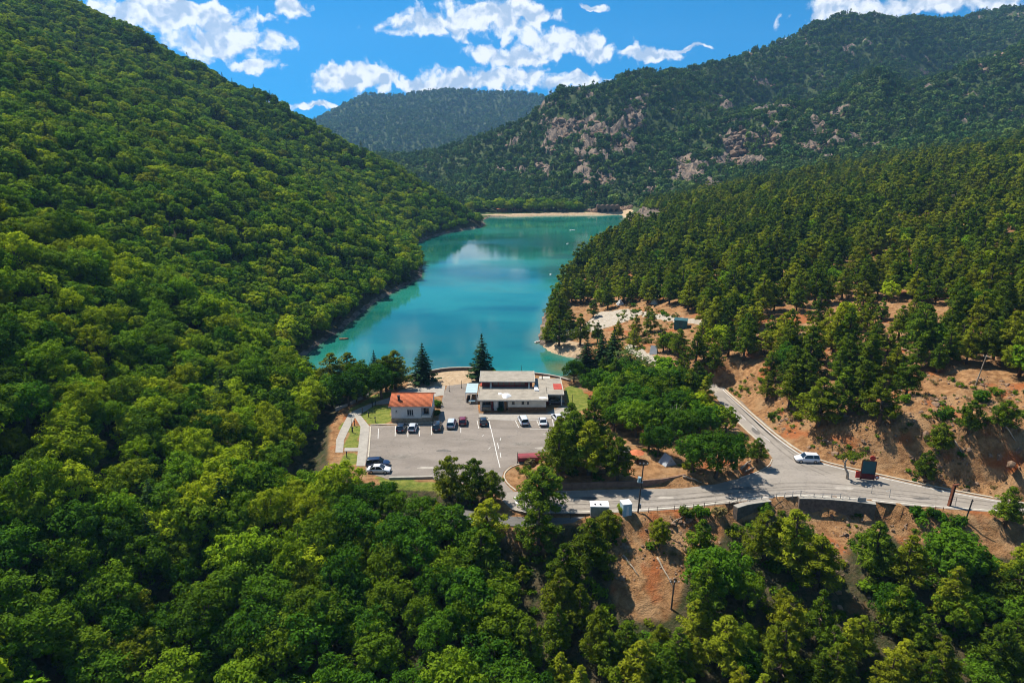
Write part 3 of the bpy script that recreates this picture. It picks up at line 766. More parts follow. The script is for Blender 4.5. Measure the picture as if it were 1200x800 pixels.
wall([(655, 571.5), (700, 570), (750, 568.5), (785, 565), (803, 560.5)], 'retaining_wall', 'long brown panelled retaining wall above the road behind the utility pole', -.2, 1.3, .35, 'brown_wall', 3, zpx=.3)
wall([(862, 594.5), (876, 590), (902, 586.6)], 'retaining_wall', 'short dark stone retaining wall under the road by the orange scar', -3.6, .10, 1.0, 'wall_stone', 0)
wall([(936, 583.4), (960, 583.8), (1000, 587), (1026, 590.5)], 'retaining_wall', 'long dark stone retaining wall under the railing at the junction', -3.6, .10, 1.0, 'wall_stone', 0)
wall([(466, 449.5), (474, 444), (488, 440), (500, 438.2)], 'lake_wall', 'short curved dark parapet by the lake left of the lone conifer', -5.5, .55, .5, 'wall_stone', 0)
wall([(503, 437.6), (520, 434.3), (545, 433), (562, 434.2), (576, 437)], 'lake_wall', 'curved dark parapet round the sandy lake terrace', -5.5, .75, .5, 'wall_stone', 0)
wall([(577, 437.3), (620, 437.5), (650, 441.5), (668, 447)], 'lake_wall', 'lake wall behind the flat-roofed restaurant', -5.5, .4, .5, 'wall_stone', 0)
def footwall(px, name, label):
    pts = resample(smooth_line(W(px), 1), 1.0); return tag(ribbon(pts, -.2, .2, -.4, .5).build(name, 'concrete'), label, 'wall')
footwall([(393, 480), (410, 474), (420, 468), (432, 464)], 'low_wall', 'low pale wall winding under the lakeside trees')
# ------------------------------------------------------------------ fences and railings
def fence(px, name, label, h=1.0, step=2.6, rails=(.5, .95), mat='grey_metal', pr=.045, zoff=0.0, zpx=0.0):
    root = empty(name); tag(root, label, 'fence')
    pts = resample(smooth_line(W(px, zpx), 1), step)
    zs = [hz(*p) + zoff for p in pts]
    pm_ = MB().box(-pr, pr, -pr, pr, -.3, h).mesh('post')
    for p, z in zip(pts, zs):
        o = link('post', pm_, mat, root); o.location = (p[0], p[1], z); o.rotation_euler = (random.uniform(-.04, .04), random.uniform(-.04, .04), 0)
    for r in rails:
        mb = MB()
        for i in range(len(pts) - 1): mb.tube((pts[i][0], pts[i][1], zs[i] + r), (pts[i + 1][0], pts[i + 1][1], zs[i + 1] + r), .025, n=5)
        mb.build('rail', mat, root)
    return root
fence([(606, 603), (660, 605), (695, 604.5)], 'road_fence', 'thin wire fence between the main road and the shaded lower road', 1.0, 3.0, (.85,), 'pole_wood')
fence([(760, 600), (800, 597.5), (850, 592), (868, 588)], 'road_fence', 'thin wire fence along the road edge above the bare slope', 1.0, 2.6, (.45, .9), 'pole_wood')
fence([(868, 588.5), (900, 585), (938, 582.3)], 'road_railing', 'low metal railing on the short stone wall', 1.0, 1.8, (.5, .95), 'grey_metal', zoff=.05)
fence([(938, 582.3), (1000, 586.2), (1024, 589.5)], 'road_railing', 'long metal railing on top of the stone wall at the junction', 1.05, 1.8, (.5, 1.0), 'grey_metal', zoff=.05)
fence([(1030, 591.5), (1070, 595), (1105, 598)], 'road_fence', 'short bent post fence at the road edge left of the rusty beam', .7, 3.2, (.55,), 'rust')
# plate on the railing
p = gp(1009, 588.2); pl = tag(MB().box(-.75, .75, -.04, .04, .2, .95).build('railing_plate', 'grey_metal'), 'small grey-green square plate hung on the railing', 'plate'); pl.location = (p[0], p[1] - .12, 0)

# ================================================================== buildings
def wbox(root, name, mat, *a, bevel=0.0): return MB().box(*a).build(name, mat, root, bevel=bevel)
# ---- orange-roofed house
hx, hy = gp(459, 495)[0], 145.0
HW, HD, HH = 9.0, 7.6, 4.1
house = tag(empty('small_house', (hx, hy, 0)), 'small white house with an orange tiled roof beside the car park', 'house')
wbox(house, 'plinth', 'stone_plinth', -.06, HW + .06, -.06, HD + .06, -.1, 1.05)
wbox(house, 'wall', 'wall_grey_white', 0, HW - 2.15, 0, HD, 1.05, HH)
wbox(house, 'wall', 'wall_grey_white', HW - 2.15, HW, 1.3, HD, 1.05, HH)
wbox(house, 'balcony_floor', 'concrete', HW - 2.15, HW, .0, 1.3, 1.06, 1.16)
wbox(house, 'balcony_parapet', 'wall_white', HW - 2.1, HW, .0, .12, 1.17, 1.75)
wbox(house, 'corner_post', 'wall_white', HW - .22, HW, 0.005, .2, 1.76, HH)
def window(root, x0, x1, z0, z1, y, frame='white_paint', glass='window_glass', mull=1, d=.09):
    f = MB()
    t = .07
    f.box(x0, x1, y - d, y + .02, z0, z0 + t); f.box(x0, x1, y - d, y + .02, z1 - t, z1); f.box(x0, x0 + t, y - d, y + .02, z0 + t, z1 - t); f.box(x1 - t, x1, y - d, y + .02, z0 + t, z1 - t)
    for i in range(1, mull + 1):
        xm = x0 + (x1 - x0) * i / (mull + 1); f.box(xm - t / 2, xm + t / 2, y - d, y + .02, z0 + t, z1 - t)
    w = f.build('window', frame, root)
    MB().box(x0 + t, x1 - t, y - d * .4, y - .004, z0 + t, z1 - t).build('pane', glass, w)
    MB().box(x0 - .08, x1 + .08, y - d - .1, y + .02, z0 - .08, z0 - .002).build('sill', 'concrete', w)
    return w
window(house, 3.6, 5.1, 1.7, 3.2, 0, mull=2)
window(house, .95, 1.35, 2.5, 3.05, 0, mull=0)
window(house, HW - 1.75, HW - .6, 1.7, 3.3, 1.3, 'timber', mull=1)
# rooftop: two tiled slopes with tile courses as ribs
def tiled_roof(root, x0, x1, ye, yr, yb, ze, zr, mat):
    th = .14
    rf = MB()
    rf.add([(x0, ye, ze), (x1, ye, ze), (x1, yr, zr), (x0, yr, zr), (x0, ye, ze - th), (x1, ye, ze - th), (x1, yr, zr - th), (x0, yr, zr - th)], [(0, 1, 2, 3), (4, 7, 6, 5), (0, 4, 5, 1), (1, 5, 6, 2), (2, 6, 7, 3), (3, 7, 4, 0)])
    rf.add([(x0, yb, ze), (x1, yb, ze), (x1, yr + .003, zr), (x0, yr + .003, zr), (x0, yb, ze - th), (x1, yb, ze - th), (x1, yr + .003, zr - th), (x0, yr + .003, zr - th)], [(0, 3, 2, 1), (4, 5, 6, 7), (0, 1, 5, 4), (1, 2, 6, 5), (2, 3, 7, 6), (3, 0, 4, 7)])
    r = rf.build('roof', mat, root)
    rib = MB(); n = int((x1 - x0) / .26)
    for i in range(n):
        x = x0 + .13 + i * .26
        rib.tube((x, ye - .02, ze + .02), (x, yr, zr + .02), .07, n=5); rib.tube((x, yb + .02, ze + .02), (x, yr, zr + .02), .07, n=5)
    o = rib.build('roof_tiles', mat, r, smooth=True); o['kind'] = 'stuff'
    MB().tube((x0 - .03, yr, zr + .05), (x1 + .03, yr, zr + .05), .13, n=8).build('ridge_cap', mat, r)
    MB().box(x0, x1, ye - .09, ye + .0, ze - .26, ze - .145).build('gutter', 'white_paint', r)
    return r
rf = tiled_roof(house, -.45, HW + .35, -.5, 3.9, 8.2, HH, HH + 1.55, 'terracotta')
ch = MB().box(1.35, 1.85, 1.3, 1.8, HH + .4, HH + 1.75).box(1.28, 1.92, 1.23, 1.87, HH + 1.752, HH + 1.88).build('chimney', 'black_metal', rf)
MB().add([(HW - .002, .2, HH), (HW - .002, HD, HH), (HW - .002, 3.9, HH + 1.36)], [(0, 1, 2)]).build('gable', 'wall_white', house)
MB().add([(.002, .2, HH), (.002, HD, HH), (.002, 3.9, HH + 1.36)], [(0, 1, 2)]).build('gable', 'wall_white', house)

# ---- restaurant
rest = tag(empty('restaurant', (0, 0, 0)), 'long flat-roofed white restaurant with a dark red clerestory by the lake', 'building')
fx0, fx1, fy0 = gp(562.5, 483)[0], gp(640, 483)[0], 152.0
wbox(rest, 'wall', 'wall_white', fx0 + 6.6, fx1, fy0, 160, .95, 2.85)
wbox(rest, 'plinth', 'timber', fx0 + 6.6, fx1 + .03, fy0 - .05, 160, -.1, .95)
wbox(rest, 'wall', 'wall_white', fx0, fx0 + .45, fy0 - .1, 160, -.1, 2.85)
wbox(rest, 'wall', 'wall_grey_white', fx0 + .45, fx0 + 6.6, fy0 + 1.6, 160, -.1, 2.85)
wbox(rest, 'pillar', 'timber', fx0 + 5.75, fx0 + 6.3, fy0 + .1, fy0 + .7, -.1, 2.85)
wbox(rest, 'pillar', 'wall_grey_white', fx0 + 3.35, fx0 + 4.3, fy0 + .15, fy0 + .6, -.1, 2.85)
wbox(rest, 'pillar', 'dark_red', fx0 + 2.65, fx0 + 3.05, fy0 + .15, fy0 + .6, -.1, 2.85)
wbox(rest, 'parapet', 'stone_plinth', fx0 + .45, fx0 + 2.65, fy0 + .1, fy0 + .35, -.1, .85)
door = wbox(rest, 'door', 'teal_dark', fx0 + 4.45, fx0 + 5.55, fy0 + 1.48, fy0 + 1.6, 0, 2.3)
MB().box(fx0 + 5.3, fx0 + 5.36, fy0 + 1.4, fy0 + 1.48, .95, 1.2).build('handle', 'grey_metal', door)
window(rest, fx0 + .6, fx0 + 2.5, .95, 2.4, fy0 + 1.6, 'timber', mull=2)
for xx, ww in ((fx0 + 7.6, .6), (fx0 + 9.9, .6), (fx0 + 11.2, .45)): window(rest, xx, xx + ww, 1.7, 2.3, fy0, 'plastic_black', mull=0)
fr = wbox(rest, 'front_roof', 'roof_gravel', fx0 - .45, fx1 + .35, fy0 - .95, 160.2, 2.85, 3.05)
e = MB()
e.box(fx0 - .5, fx1 + .4, fy0 - 1.05, fy0 - .95, 2.80, 3.18); e.box(fx0 - .55, fx0 - .45, fy0 - .948, 160.2, 2.80, 3.18); e.box(fx1 + .35, fx1 + .45, fy0 - .948, 155.2, 2.80, 3.18)
e.build('roof_edge', 'roof_edge', fr)
def blob_patch(root, cx, cy, rx, ry, z, hgt, mat, name):
    mb = MB(); n = 14; vs = [(cx, cy, z + hgt)]
    for k, (s, zz) in enumerate(((.55, .8), (1, 0))):
        for i in range(n):
            t = 2 * math.pi * i / n; w = 1 + .18 * math.sin(3 * t + k)
            vs.append((cx + rx * s * w * math.cos(t), cy + ry * s * w * math.sin(t), z + hgt * zz))
    fs = [(0, 1 + i, 1 + (i + 1) % n) for i in range(n)] + [(1 + i, 1 + n + i, 1 + n + (i + 1) % n, 1 + (i + 1) % n) for i in range(n)]
    mb.add(vs, fs); return mb.build(name, mat, root, smooth=True)
blob_patch(fr, fx0 + 6.2, 153.9, 1.15, 1.5, 3.06, .55, 'membrane', 'roof_cover')
blob_patch(fr, fx0 + 4.7, 155.3, .55, .6, 3.06, .2, 'membrane', 'roof_cover')
blob_patch(fr, fx1 - .7, 152.6, 1.1, .6, 3.06, .18, 'membrane', 'roof_cover')
MB().add([(fx1 - 2.6, 157.2, 3.07), (fx1 - 1.4, 157.0, 3.07), (fx1 - 2.0, 160.1, 3.07), (fx1 - 2.7, 160.1, 3.07), (fx1 - 2.55, 157.3, 3.35), (fx1 - 1.5, 157.1, 3.35), (fx1 - 2.05, 160.0, 3.6), (fx1 - 2.65, 160.0, 3.6)],
         [(4, 5, 6, 7), (0, 1, 5, 4), (1, 2, 6, 5), (2, 3, 7, 6), (3, 0, 4, 7)]).build('skylight', 'membrane', fr)
# rear taller block
rx0, rx1 = gp(566, 447, 3)[0], gp(623, 447, 3)[0]
wbox(rest, 'clerestory_wall', 'dark_red', rx0, rx1, 160.2, 167, 0, 4.55)
rr = wbox(rest, 'rear_roof', 'roof_gravel', rx0 - .6, rx1 + .6, 159.5, 167.5, 4.56, 4.74)
MB().box(rx0 - .7, rx1 + .7, 159.38, 159.5, 4.5, 4.84).box(rx0 - .72, rx0 - .602, 159.502, 167.5, 4.5, 4.84).box(rx1 + .602, rx1 + .72, 159.502, 167.5, 4.5, 4.84).build('roof_edge', 'roof_edge', rr)
for xx in (rx0 + 1.9, rx1 - 1.0): MB().add([(xx, 160.2, 3.06), (xx + .45, 160.2, 3.06), (xx + .45, 160.2, 4.3), (xx, 160.2, 4.3), (xx, 158.9, 3.06), (xx + .45, 158.9, 3.06)], [(0, 1, 2, 3), (0, 4, 5, 1), (4, 3, 2, 5), (0, 3, 4), (1, 5, 2)]).build('buttress', 'roof_edge', rest)
wn = MB()
for i in range(6): wn.box(rx0 + 2.8 + i * 1.35, rx0 + 3.9 + i * 1.35, 160.14, 160.198, 3.55, 4.25)
wn.build('clerestory_window', 'window_glass', rest)
wbox(rest, 'side_roof', 'roof_red', fx0 - .3, rx0 + 2.0, 160.25, 162.3, 3.2, 3.35)
# right wing
gx0, gx1 = fx1 + .47, gp(659.5, 462, 2.9)[0]
wbox(rest, 'wing_wall', 'wall_grey_white', gx0 + .3, gx1 - .35, 158.4, 166.2, -.1, 2.75)
wbox(rest, 'pillar', 'dark_red', gx0 + .02, gx0 + .3, 155.5, 155.8, -.1, 2.75)
wbox(rest, 'pillar', 'wall_white', gx1 - .35, gx1 - .1, 155.5, 155.8, -.1, 2.75)
window(rest, gx0 + 1.6, gx0 + 2.3, 1.5, 2.2, 158.4, 'plastic_black', mull=0)
gr_ = wbox(rest, 'wing_roof', 'roof_gravel', gx0 + .002, gx1 + .2, 155.2, 166.9, 2.76, 2.96)
wbox(rest, 'wing_link_roof', 'roof_gravel', rx1 + .73, gx0, 160.25, 166.9, 2.76, 2.97)
MB().box(gx0 + .0, gx1 + .3, 155.08, 155.2, 2.68, 3.08).box(gx1 + .2, gx1 + .32, 155.202, 166.9, 2.68, 3.08).build('roof_edge', 'roof_edge', gr_)
MB().box(gx1 - 2.0, gx1 + .1, 158.6, 162.6, 2.965, 3.03).build('roof_panel', 'roof_red', gr_)
MB().box(gx0 - 1.5, gx0 + 1.3, 167.0, 168.6, 0, 2.9).build('terrace_block', 'roof_edge', rest)
MB().tube((gx0 - .8, 166.2, 2.9), (gx0 - .8, 166.2, 4.2), .12).build('flue', 'black_metal', rest)
# ---- kiosk pergola left of the restaurant
kx0, kx1 = gp(544.5, 465, 2.6)[0], gp(558.5, 465, 2.6)[0]
kio = tag(empty('canopy', (0, 0, 0)), 'pale blue shade canopy on posts at the left end of the restaurant', 'canopy')
wbox(kio, 'roof', 'canopy_blue', kx0, kx1, 157.2, 164, 2.5, 2.62)
for x_, y_ in ((kx0 + .1, 157.3), (kx1 - .1, 157.3), (kx0 + .1, 163.8), (kx1 - .1, 163.8)): MB().box(x_ - .08, x_ + .08, y_ - .08, y_ + .08, -.1, 2.5).build('post', 'white_paint', kio)
wbox(kio, 'side_wall', 'timber', kx0 + .2, kx0 + .3, 157.4, 160, -.1, .95)
wbox(kio, 'edge_board', 'white_paint', kx0 - .08, kx1 + .08, 157.1, 157.195, 2.45, 2.68)
tb = tag(empty('play_table', ((kx0 + kx1) / 2 + .2, 156.6, 0)), 'small blue table standing under the pale blue canopy', 'table')
MB().box(-.8, .8, -.5, .5, .72, .8).build('tabletop', 'pale_blue', tb)
for sx in (-.7, .7):
    for sy in (-.4, .4): MB().box(sx - .04, sx + .04, sy - .04, sy + .04, -.02, .72).build('leg', 'timber', tb)
for i, (dx, dy) in enumerate(((-.7, 1.3), (.5, 1.5))):
    q = tag(MB().box(-.35, .35, -.3, .3, 0, 1.25).box(-.4, .4, -.35, .35, 1.252, 1.35).build('cabinet', 'timber' if i else 'black_metal'), ('brown wooden cabinet behind the blue table under the canopy', 'black cabinet behind the blue table under the canopy')[1 - i], 'cabinet')
    q.location = ((kx0 + kx1) / 2 + dx, 157.4 + dy, 0)
# ---- teal cabin, boxes, trailer
def cabin(u, v, w, d, h, name, label, cat, mats, rz=0.0, roof_over=.15, door=True, z=None):
    p = ground_at(u, v) if z is None else gp(u, v, z)
    r = tag(empty(name, (p[0], p[1], p[2] - .1), rz), label, cat)
    MB().box(-w / 2, w / 2, 0, d, 0, h).build('wall', mats[0], r)
    MB().box(-w / 2 - roof_over, w / 2 + roof_over, -roof_over, d + roof_over, h + .002, h + .14).build('roof', mats[1], r)
    if door:
        q = MB().box(-w * .12, w * .16, -.05, -.003, .1, h * .82).build('door', mats[2], r)
        MB().box(w * .11, w * .135, -.09, -.05, h * .4, h * .46).build('handle', 'grey_metal', q)
    return r
cabin(797, 386, 3.9, 3.4, 2.9, 'cabin', 'teal cabin among the pines at the camp clearing', 'cabin', ('teal_paint', 'teal_dark', 'teal_dark'), R(-18))
tr = cabin(702.5, 606, 3.1, 1.9, 1.9, 'site_cabin', 'grey metal box cabin with a white roof below the road', 'cabin', ('grey_metal', 'membrane', 'grey_metal'), R(-2), .06)
for xx in (-.9, 0.0): MB().box(xx, xx + .3, .5, .8, 2.045, 2.2).build('roof_vent', 'plastic_black', tr)
bo = cabin(735, 605, 1.6, 1.6, 2.2, 'utility_kiosk', 'pale blue utility kiosk at the foot of the utility pole', 'kiosk', ('pale_blue', 'membrane', 'white_paint'), R(12), .05)
# dark red covered trailer beside the island bed
p = gp(624, 540.5)
tt = tag(empty('covered_trailer', (p[0] + .3, p[1] + .2, .03), R(4)), 'low dark red tarpaulin-covered trailer at the edge of the car park', 'trailer')
tp_ = MB(); L_, w_ = 3.3, 1.5
ring = [(-1.5, .45), (-1.5, 1.25), (-.8, 1.5), (.8, 1.5), (1.5, 1.25), (1.5, .45)]
vs = []
for x_ in (-L_, L_): vs += [(x_, a * .72, z_) for a, z_ in ring]
tp_.add(vs, [(i, (i + 1) % 6, 6 + (i + 1) % 6, 6 + i) for i in range(6)] + [(5, 4, 3, 2, 1, 0), (6, 7, 8, 9, 10, 11)])
tp_.build('tarpaulin', 'red_tarp', tt)
for k in range(5): MB().box(-L_ + .3 + k * 1.5, -L_ + .38 + k * 1.5, -1.115, 1.115, .4, 1.0).build('strap', 'dark_red', tt)
MB().box(-L_ + .1, L_ - .1, -.9, .9, .3, .44).build('chassis', 'black_metal', tt)
for sx in (-1.2, 1.2):
    for sy in (-.8, .8): MB().tube((sx, sy - .12, .3), (sx, sy + .12, .3), .3, n=14).build('wheel', 'tyre', tt)
# tents and shelters in the terrace under the trees
def tent(u, v, w, d, h, label, mat, rz=0.0, name='tent', cat='tent'):
    p = ground_at(u, v); r = tag(empty(name, p, rz), label, cat)
    MB().add([(-w / 2, -d / 2, 0), (w / 2, -d / 2, 0), (w / 2, d / 2, 0), (-w / 2, d / 2, 0), (0, -d / 2 + .2, h), (0, d / 2 - .2, h)], [(0, 1, 4), (2, 3, 5), (1, 2, 5, 4), (3, 0, 4, 5), (0, 3, 2, 1)]).build('canvas', mat, r)
    MB().add([(-w * .16, -d / 2 - .01 + .02, .0), (w * .16, -d / 2 + .01, .0), (0, -d / 2 + .12, h * .62)], [(0, 1, 2)]).build('entrance', 'plastic_black', r)
    MB().tube((0, -d / 2 + .18, h - .05), (0, -d / 2 + .18, h + .15), .03, n=5).build('pole', 'grey_metal', r)
    return r
tent(782, 543, 2.6, 2.4, 1.9, 'grey tent under the trees above the brown wall', 'tent_grey', R(25))
tent(732, 533, 3.2, 2.6, 1.9, 'pale tarpaulin shelter left of the orange umbrella', 'concrete', R(60))
tent(766, 414, 2.4, 2.2, 2.3, 'pale grey tent beside the track to the camp', 'tent_grey', R(70))
tent(727, 357, 2.8, 2.4, 2.0, 'small white tent at the far side of the camp clearing', 'membrane', R(10))
tent(767, 356, 2.6, 2.4, 2.2, 'grey-blue tent among pines behind the teal cabin', 'pale_blue', R(-30))
p = ground_at(746, 540)
um = tag(empty('umbrella', p), 'faded orange umbrella on the terrace under the trees', 'umbrella')
MB().tube((0, 0, -.1), (0, 0, 2.2), .04).build('pole', 'grey_metal', um)
MB().tube((0, 0, 1.75), (0, 0, 2.35), 1.5, .05, n=8).build('fabric', 'terracotta', um)

# ================================================================== vehicles
def loft(secs, close=True):
    mb = MB(); n = len(secs[0]); vs = [p for s in secs for p in s]; fs = []
    for i in range(len(secs) - 1):
        for k in range(n): fs.append((i * n + k, i * n + (k + 1) % n, (i + 1) * n + (k + 1) % n, (i + 1) * n + k))
    fs += [tuple(range(n - 1, -1, -1)), tuple((len(secs) - 1) * n + k for k in range(n))]
    return mb.add(vs, fs)
def car_shape(kind):
    """meshes of a car pointing along +x, centred, wheels on z=0"""
    if kind == 'suv': L, Wd, hb, hr = 4.65, 1.90, 1.02, 1.70; cab = [(-2.22, 1.02), (-2.05, 1.64), (.35, 1.70), (1.10, 1.04)]; nose = [(2.32, .78), (1.15, 1.02)]
    elif kind == 'hatch': L, Wd, hb, hr = 4.15, 1.78, .92, 1.50; cab = [(-2.0, .96), (-1.55, 1.44), (.25, 1.50), (1.10, .95)]; nose = [(2.07, .68), (1.1, .93)]
    else: L, Wd, hb, hr = 4.55, 1.80, .90, 1.44; cab = [(-1.75, .93), (-1.05, 1.38), (.25, 1.44), (1.15, .93)]; nose = [(2.27, .66), (1.15, .91)]
    hw = Wd / 2; x0, x1 = -L / 2, L / 2
    def sec(x, zb, zt, w):
        return [(x, -w * .92, zb), (x, -w, zb + .16), (x, -w, (zb + zt) / 2 + .08), (x, -w * .93, zt - .03), (x, -w * .75, zt), (x, w * .75, zt), (x, w * .93, zt - .03), (x, w, (zb + zt) / 2 + .08), (x, w, zb + .16), (x, w * .92, zb)]
    body = loft([sec(x0, .42, hb - .12, hw * .86), sec(x0 + .12, .28, hb - .02, hw * .95), sec(x0 + .6, .2, hb, hw), sec(0, .2, hb + .02, hw), sec(nose[1][0], .2, nose[1][1], hw), sec(x1 - .45, .22, nose[0][1] + .12, hw * .97), sec(x1 - .1, .28, nose[0][1], hw * .88), sec(x1, .4, nose[0][1] - .12, hw * .78)]).mesh('body', True)
    wb, wr = hw * .93, hw * .74
    a, r0, r1, c = cab
    glass = MB().add([(a[0], -wb, a[1] - .04), (a[0], wb, a[1] - .04), (c[0], wb, c[1] - .05), (c[0], -wb, c[1] - .05), (r0[0], -wr, r0[1] - .02), (r0[0], wr, r0[1] - .02), (r1[0], wr, r1[1] - .02), (r1[0], -wr, r1[1] - .02)],
                     [(0, 1, 5, 4), (3, 7, 6, 2), (0, 4, 7, 3), (1, 2, 6, 5), (4, 5, 6, 7)]).mesh('windows')
    wr2 = wr + .02
    rfm = MB().add([(r0[0] - .05, -wr2, r0[1]), (r0[0] - .05, wr2, r0[1]), (r1[0] + .05, wr2, r1[1] - .02), (r1[0] + .05, -wr2, r1[1] - .02), (r0[0] + .15, -wr2 * .85, r0[1] + .06), (r0[0] + .15, wr2 * .85, r0[1] + .06), (r1[0] - .1, wr2 * .85, r1[1] + .06), (r1[0] - .1, -wr2 * .85, r1[1] + .06)],
                   [(0, 1, 5, 4), (1, 2, 6, 5), (2, 3, 7, 6), (3, 0, 4, 7), (4, 5, 6, 7), (3, 2, 1, 0)]).mesh('roof', True)
    pil = []
    for s in (-1, 1):
        xm = (r0[0] + r1[0]) / 2 - .1
        pil += [MB().tube((c[0], s * wb, c[1] - .04), (r1[0], s * wr2, r1[1]), .045, n=5).mesh('pillar'), MB().tube((a[0], s * wb, a[1] - .04), (r0[0], s * wr2, r0[1]), .06, n=5).mesh('pillar'), MB().tube((xm - .1, s * (wb + .01), hb), (xm, s * wr2, r0[1]), .05, n=5).mesh('pillar')]
    t = MB().tube((0, -.11, 0), (0, .11, 0), .33, n=16).mesh('tyre', True); rm = MB().tube((0, -.115, 0), (0, .115, 0), .2, n=10).mesh('rim')
    hl = MB().box(x1 - .24, x1 - .06, -.17, .17, -.08, .07).mesh('headlight'); tl = MB().box(x0 - .01, x0 + .16, -.14, .14, -.1, .12).mesh('taillight')
    bp = MB().box(x1 - .12, x1 + .03, -hw * .8, hw * .8, .3, .46).mesh('bumper'); bp2 = MB().box(x0 - .03, x0 + .12, -hw * .85, hw * .85, .34, .5).mesh('bumper')
    pt = MB().box(x0 - .045, x0 - .032, -.26, .26, .52, .63).mesh('number_plate'); mr = MB().box(-.09, .09, -.1, .1, -.07, .07).mesh('mirror')
    return dict(body=body, glass=glass, roof=rfm, pil=pil, tyre=t, rim=rm, hl=hl, tl=tl, bp=bp, bp2=bp2, pt=pt, mr=mr, L=L, hw=hw, hb=hb, mx=c[0] - .25, nz=nose[0][1])
SHAPES = {k: car_shape(k) for k in ('suv', 'hatch', 'sedan')}
def car(kind, paint, loc, rz, label, group=None):
    s = SHAPES[kind]; r = tag(empty('car', loc, rz), label, 'car', group)
    def part(name, me, mat, par=r, loc=(0, 0, 0)):
        o = bpy.data.objects.new(name, me); COL.objects.link(o); o.parent = par; o.location = loc
        if not me.materials: me.materials.append(None)
        o.material_slots[0].link = 'OBJECT'; o.material_slots[0].material = MATS[mat]; return o
    pn = 'paint_' + paint
    part('body', s['body'], pn); part('windows', s['glass'], 'glass_dark'); part('roof', s['roof'], pn)
    for q in s['pil']: part('pillar', q, pn)
    for sx in (-1, 1):
        for sy in (-1, 1):
            w = empty('wheel', (sx * s['L'] * .30, sy * (s['hw'] - .1), .33)); w.parent = r
            part('tyre', s['tyre'], 'tyre', w); part('rim', s['rim'], 'rim', w)
    for sy in (-1, 1):
        part('headlight', s['hl'], 'lamp_clear', loc=(0, sy * s['hw'] * .62, s['nz'] - .1)); part('taillight', s['tl'], 'lamp_red', loc=(0, sy * s['hw'] * .70, s['hb'] - .22))
        part('mirror', s['mr'], pn, loc=(s['mx'], sy * (s['hw'] + .07), s['hb'] + .06))
    part('bumper', s['bp'], 'plastic_black'); part('bumper', s['bp2'], 'plastic_black'); part('number_plate', s['pt'], 'white_paint')
    return r
G = 'cars parked in the row before the buildings'
for kind, paint, u, v, deg, lab in [
    ('hatch', 'dark_blue', 470.5, 503.5, 88, 'dark blue car parked leftmost in front of the orange-roofed house'),
    ('hatch', 'silver', 484, 503.5, 90, 'silver car next to the dark blue one before the orange-roofed house'),
    ('suv', 'black', 512.3, 502.0, 91, 'black off-roader parked at the right corner of the orange-roofed house'),
    ('suv', 'silver', 529.3, 499.0, 88, 'silver off-roader parked between the black off-roader and the red car'),
    ('hatch', 'dark_red_car', 542.5, 495.8, 91, 'dark red car parked in the middle of the row'),
    ('hatch', 'black', 566.3, 496.3, 94, 'black car parked alone before the left end of the restaurant'),
    ('suv', 'pearl', 613, 495.3, 101, 'pale blue-silver estate parked at an angle before the restaurant'),
    ('sedan', 'white', 636, 496.3, 92, 'white saloon parked before the right end of the restaurant'),
    ('sedan', 'white', 653.2, 491.8, 108, 'white car with dark windows parked furthest right by the lawn')]:
    p = gp(u, v); car(kind, paint, (p[0], p[1], .035), R(deg), lab, G)
p = gp(443, 546.5); car('suv', 'navy', (p[0], p[1] + .2, .035), R(3), 'navy car at the near left corner of the car park', 'pair of cars at the near left corner')
p = gp(444.5, 552.8); car('sedan', 'white', (p[0], p[1], .035), R(-2), 'white car beside the navy one at the near left corner', 'pair of cars at the near left corner')
p = gp(945, 540.5); car('suv', 'white', (p[0], p[1], .045), R(176), 'white off-roader driving on the road at the junction')
p = gp(664, 519); car('hatch', 'white', (p[0], p[1], .035), R(170), 'white car half hidden under the pines at the car park edge')
p = gp(677, 523); car('sedan', 'pearl', (p[0], p[1] - 1.2, .035), R(5), 'pale blue car in the shade behind the pine trunks')
p = gp(650, 473); car('sedan', 'black', (p[0] + .2, 156.6, .0), R(2), 'black car in the carport under the right wing of the restaurant')

# ================================================================== posts, poles, signs
def bollard(u, v, lab, h=1.35):
    p = gp(u, v); r = tag(empty('bollard_lamp', (p[0], p[1], 0)), lab, 'bollard', 'dark bollard lamps by the footpath')
    MB().tube((0, 0, -.15), (0, 0, h), .10, .085, n=10).build('post', 'black_metal', r); MB().tube((0, 0, h - .3), (0, 0, h - .02), .14, .14, n=10).build('lamp_head', 'plastic_black', r); MB().tube((0, 0, h - .018), (0, 0, h + .1), .19, .05, n=10).build('cap', 'black_metal', r)
for u, v, lab in [(440.5, 476, 'dark bollard lamp nearest the orange-roofed house on the upper lawn'), (425, 484, 'dark bollard lamp at the left tip of the upper lawn'), (432, 488.5, 'dark bollard lamp in the middle of the upper lawn'), (439.8, 495, 'dark bollard lamp at the lower edge of the upper lawn'),
                  (415.5, 499, 'dark bollard lamp at the top of the narrow lawn'), (413.5, 507, 'dark bollard lamp halfway along the narrow lawn'), (406.5, 536, 'dark bollard lamp below the little cross path'), (436.5, 477, 'dark bollard lamp on the path edge left of the house')]:
    bollard(u, v, lab)
def lamp_post(u, v, h, lab, z=None, arm=True, mat='black_metal'):
    p = ground_at(u, v); r = tag(empty('lamp_post', (p[0], p[1], p[2])), lab, 'lamp post')
    MB().tube((0, 0, -.3), (0, 0, h), .07, .045, n=8).build('pole', mat, r); MB().tube((0, 0, -.02), (0, 0, .35), .12, .1, n=8).build('base', mat, r)
    if arm:
        MB().tube((0, 0, h - .05), (.5, -.1, h + .08), .035, n=6).build('arm', mat, r); MB().box(.35, .85, -.2, 0, h + .02, h + .12).build('lamp_head', 'grey_metal', r)
    return r
lamp_post(412.5, 506, 3.6, 'thin dark lamp post on the narrow lawn left of the car park', mat='black_metal')
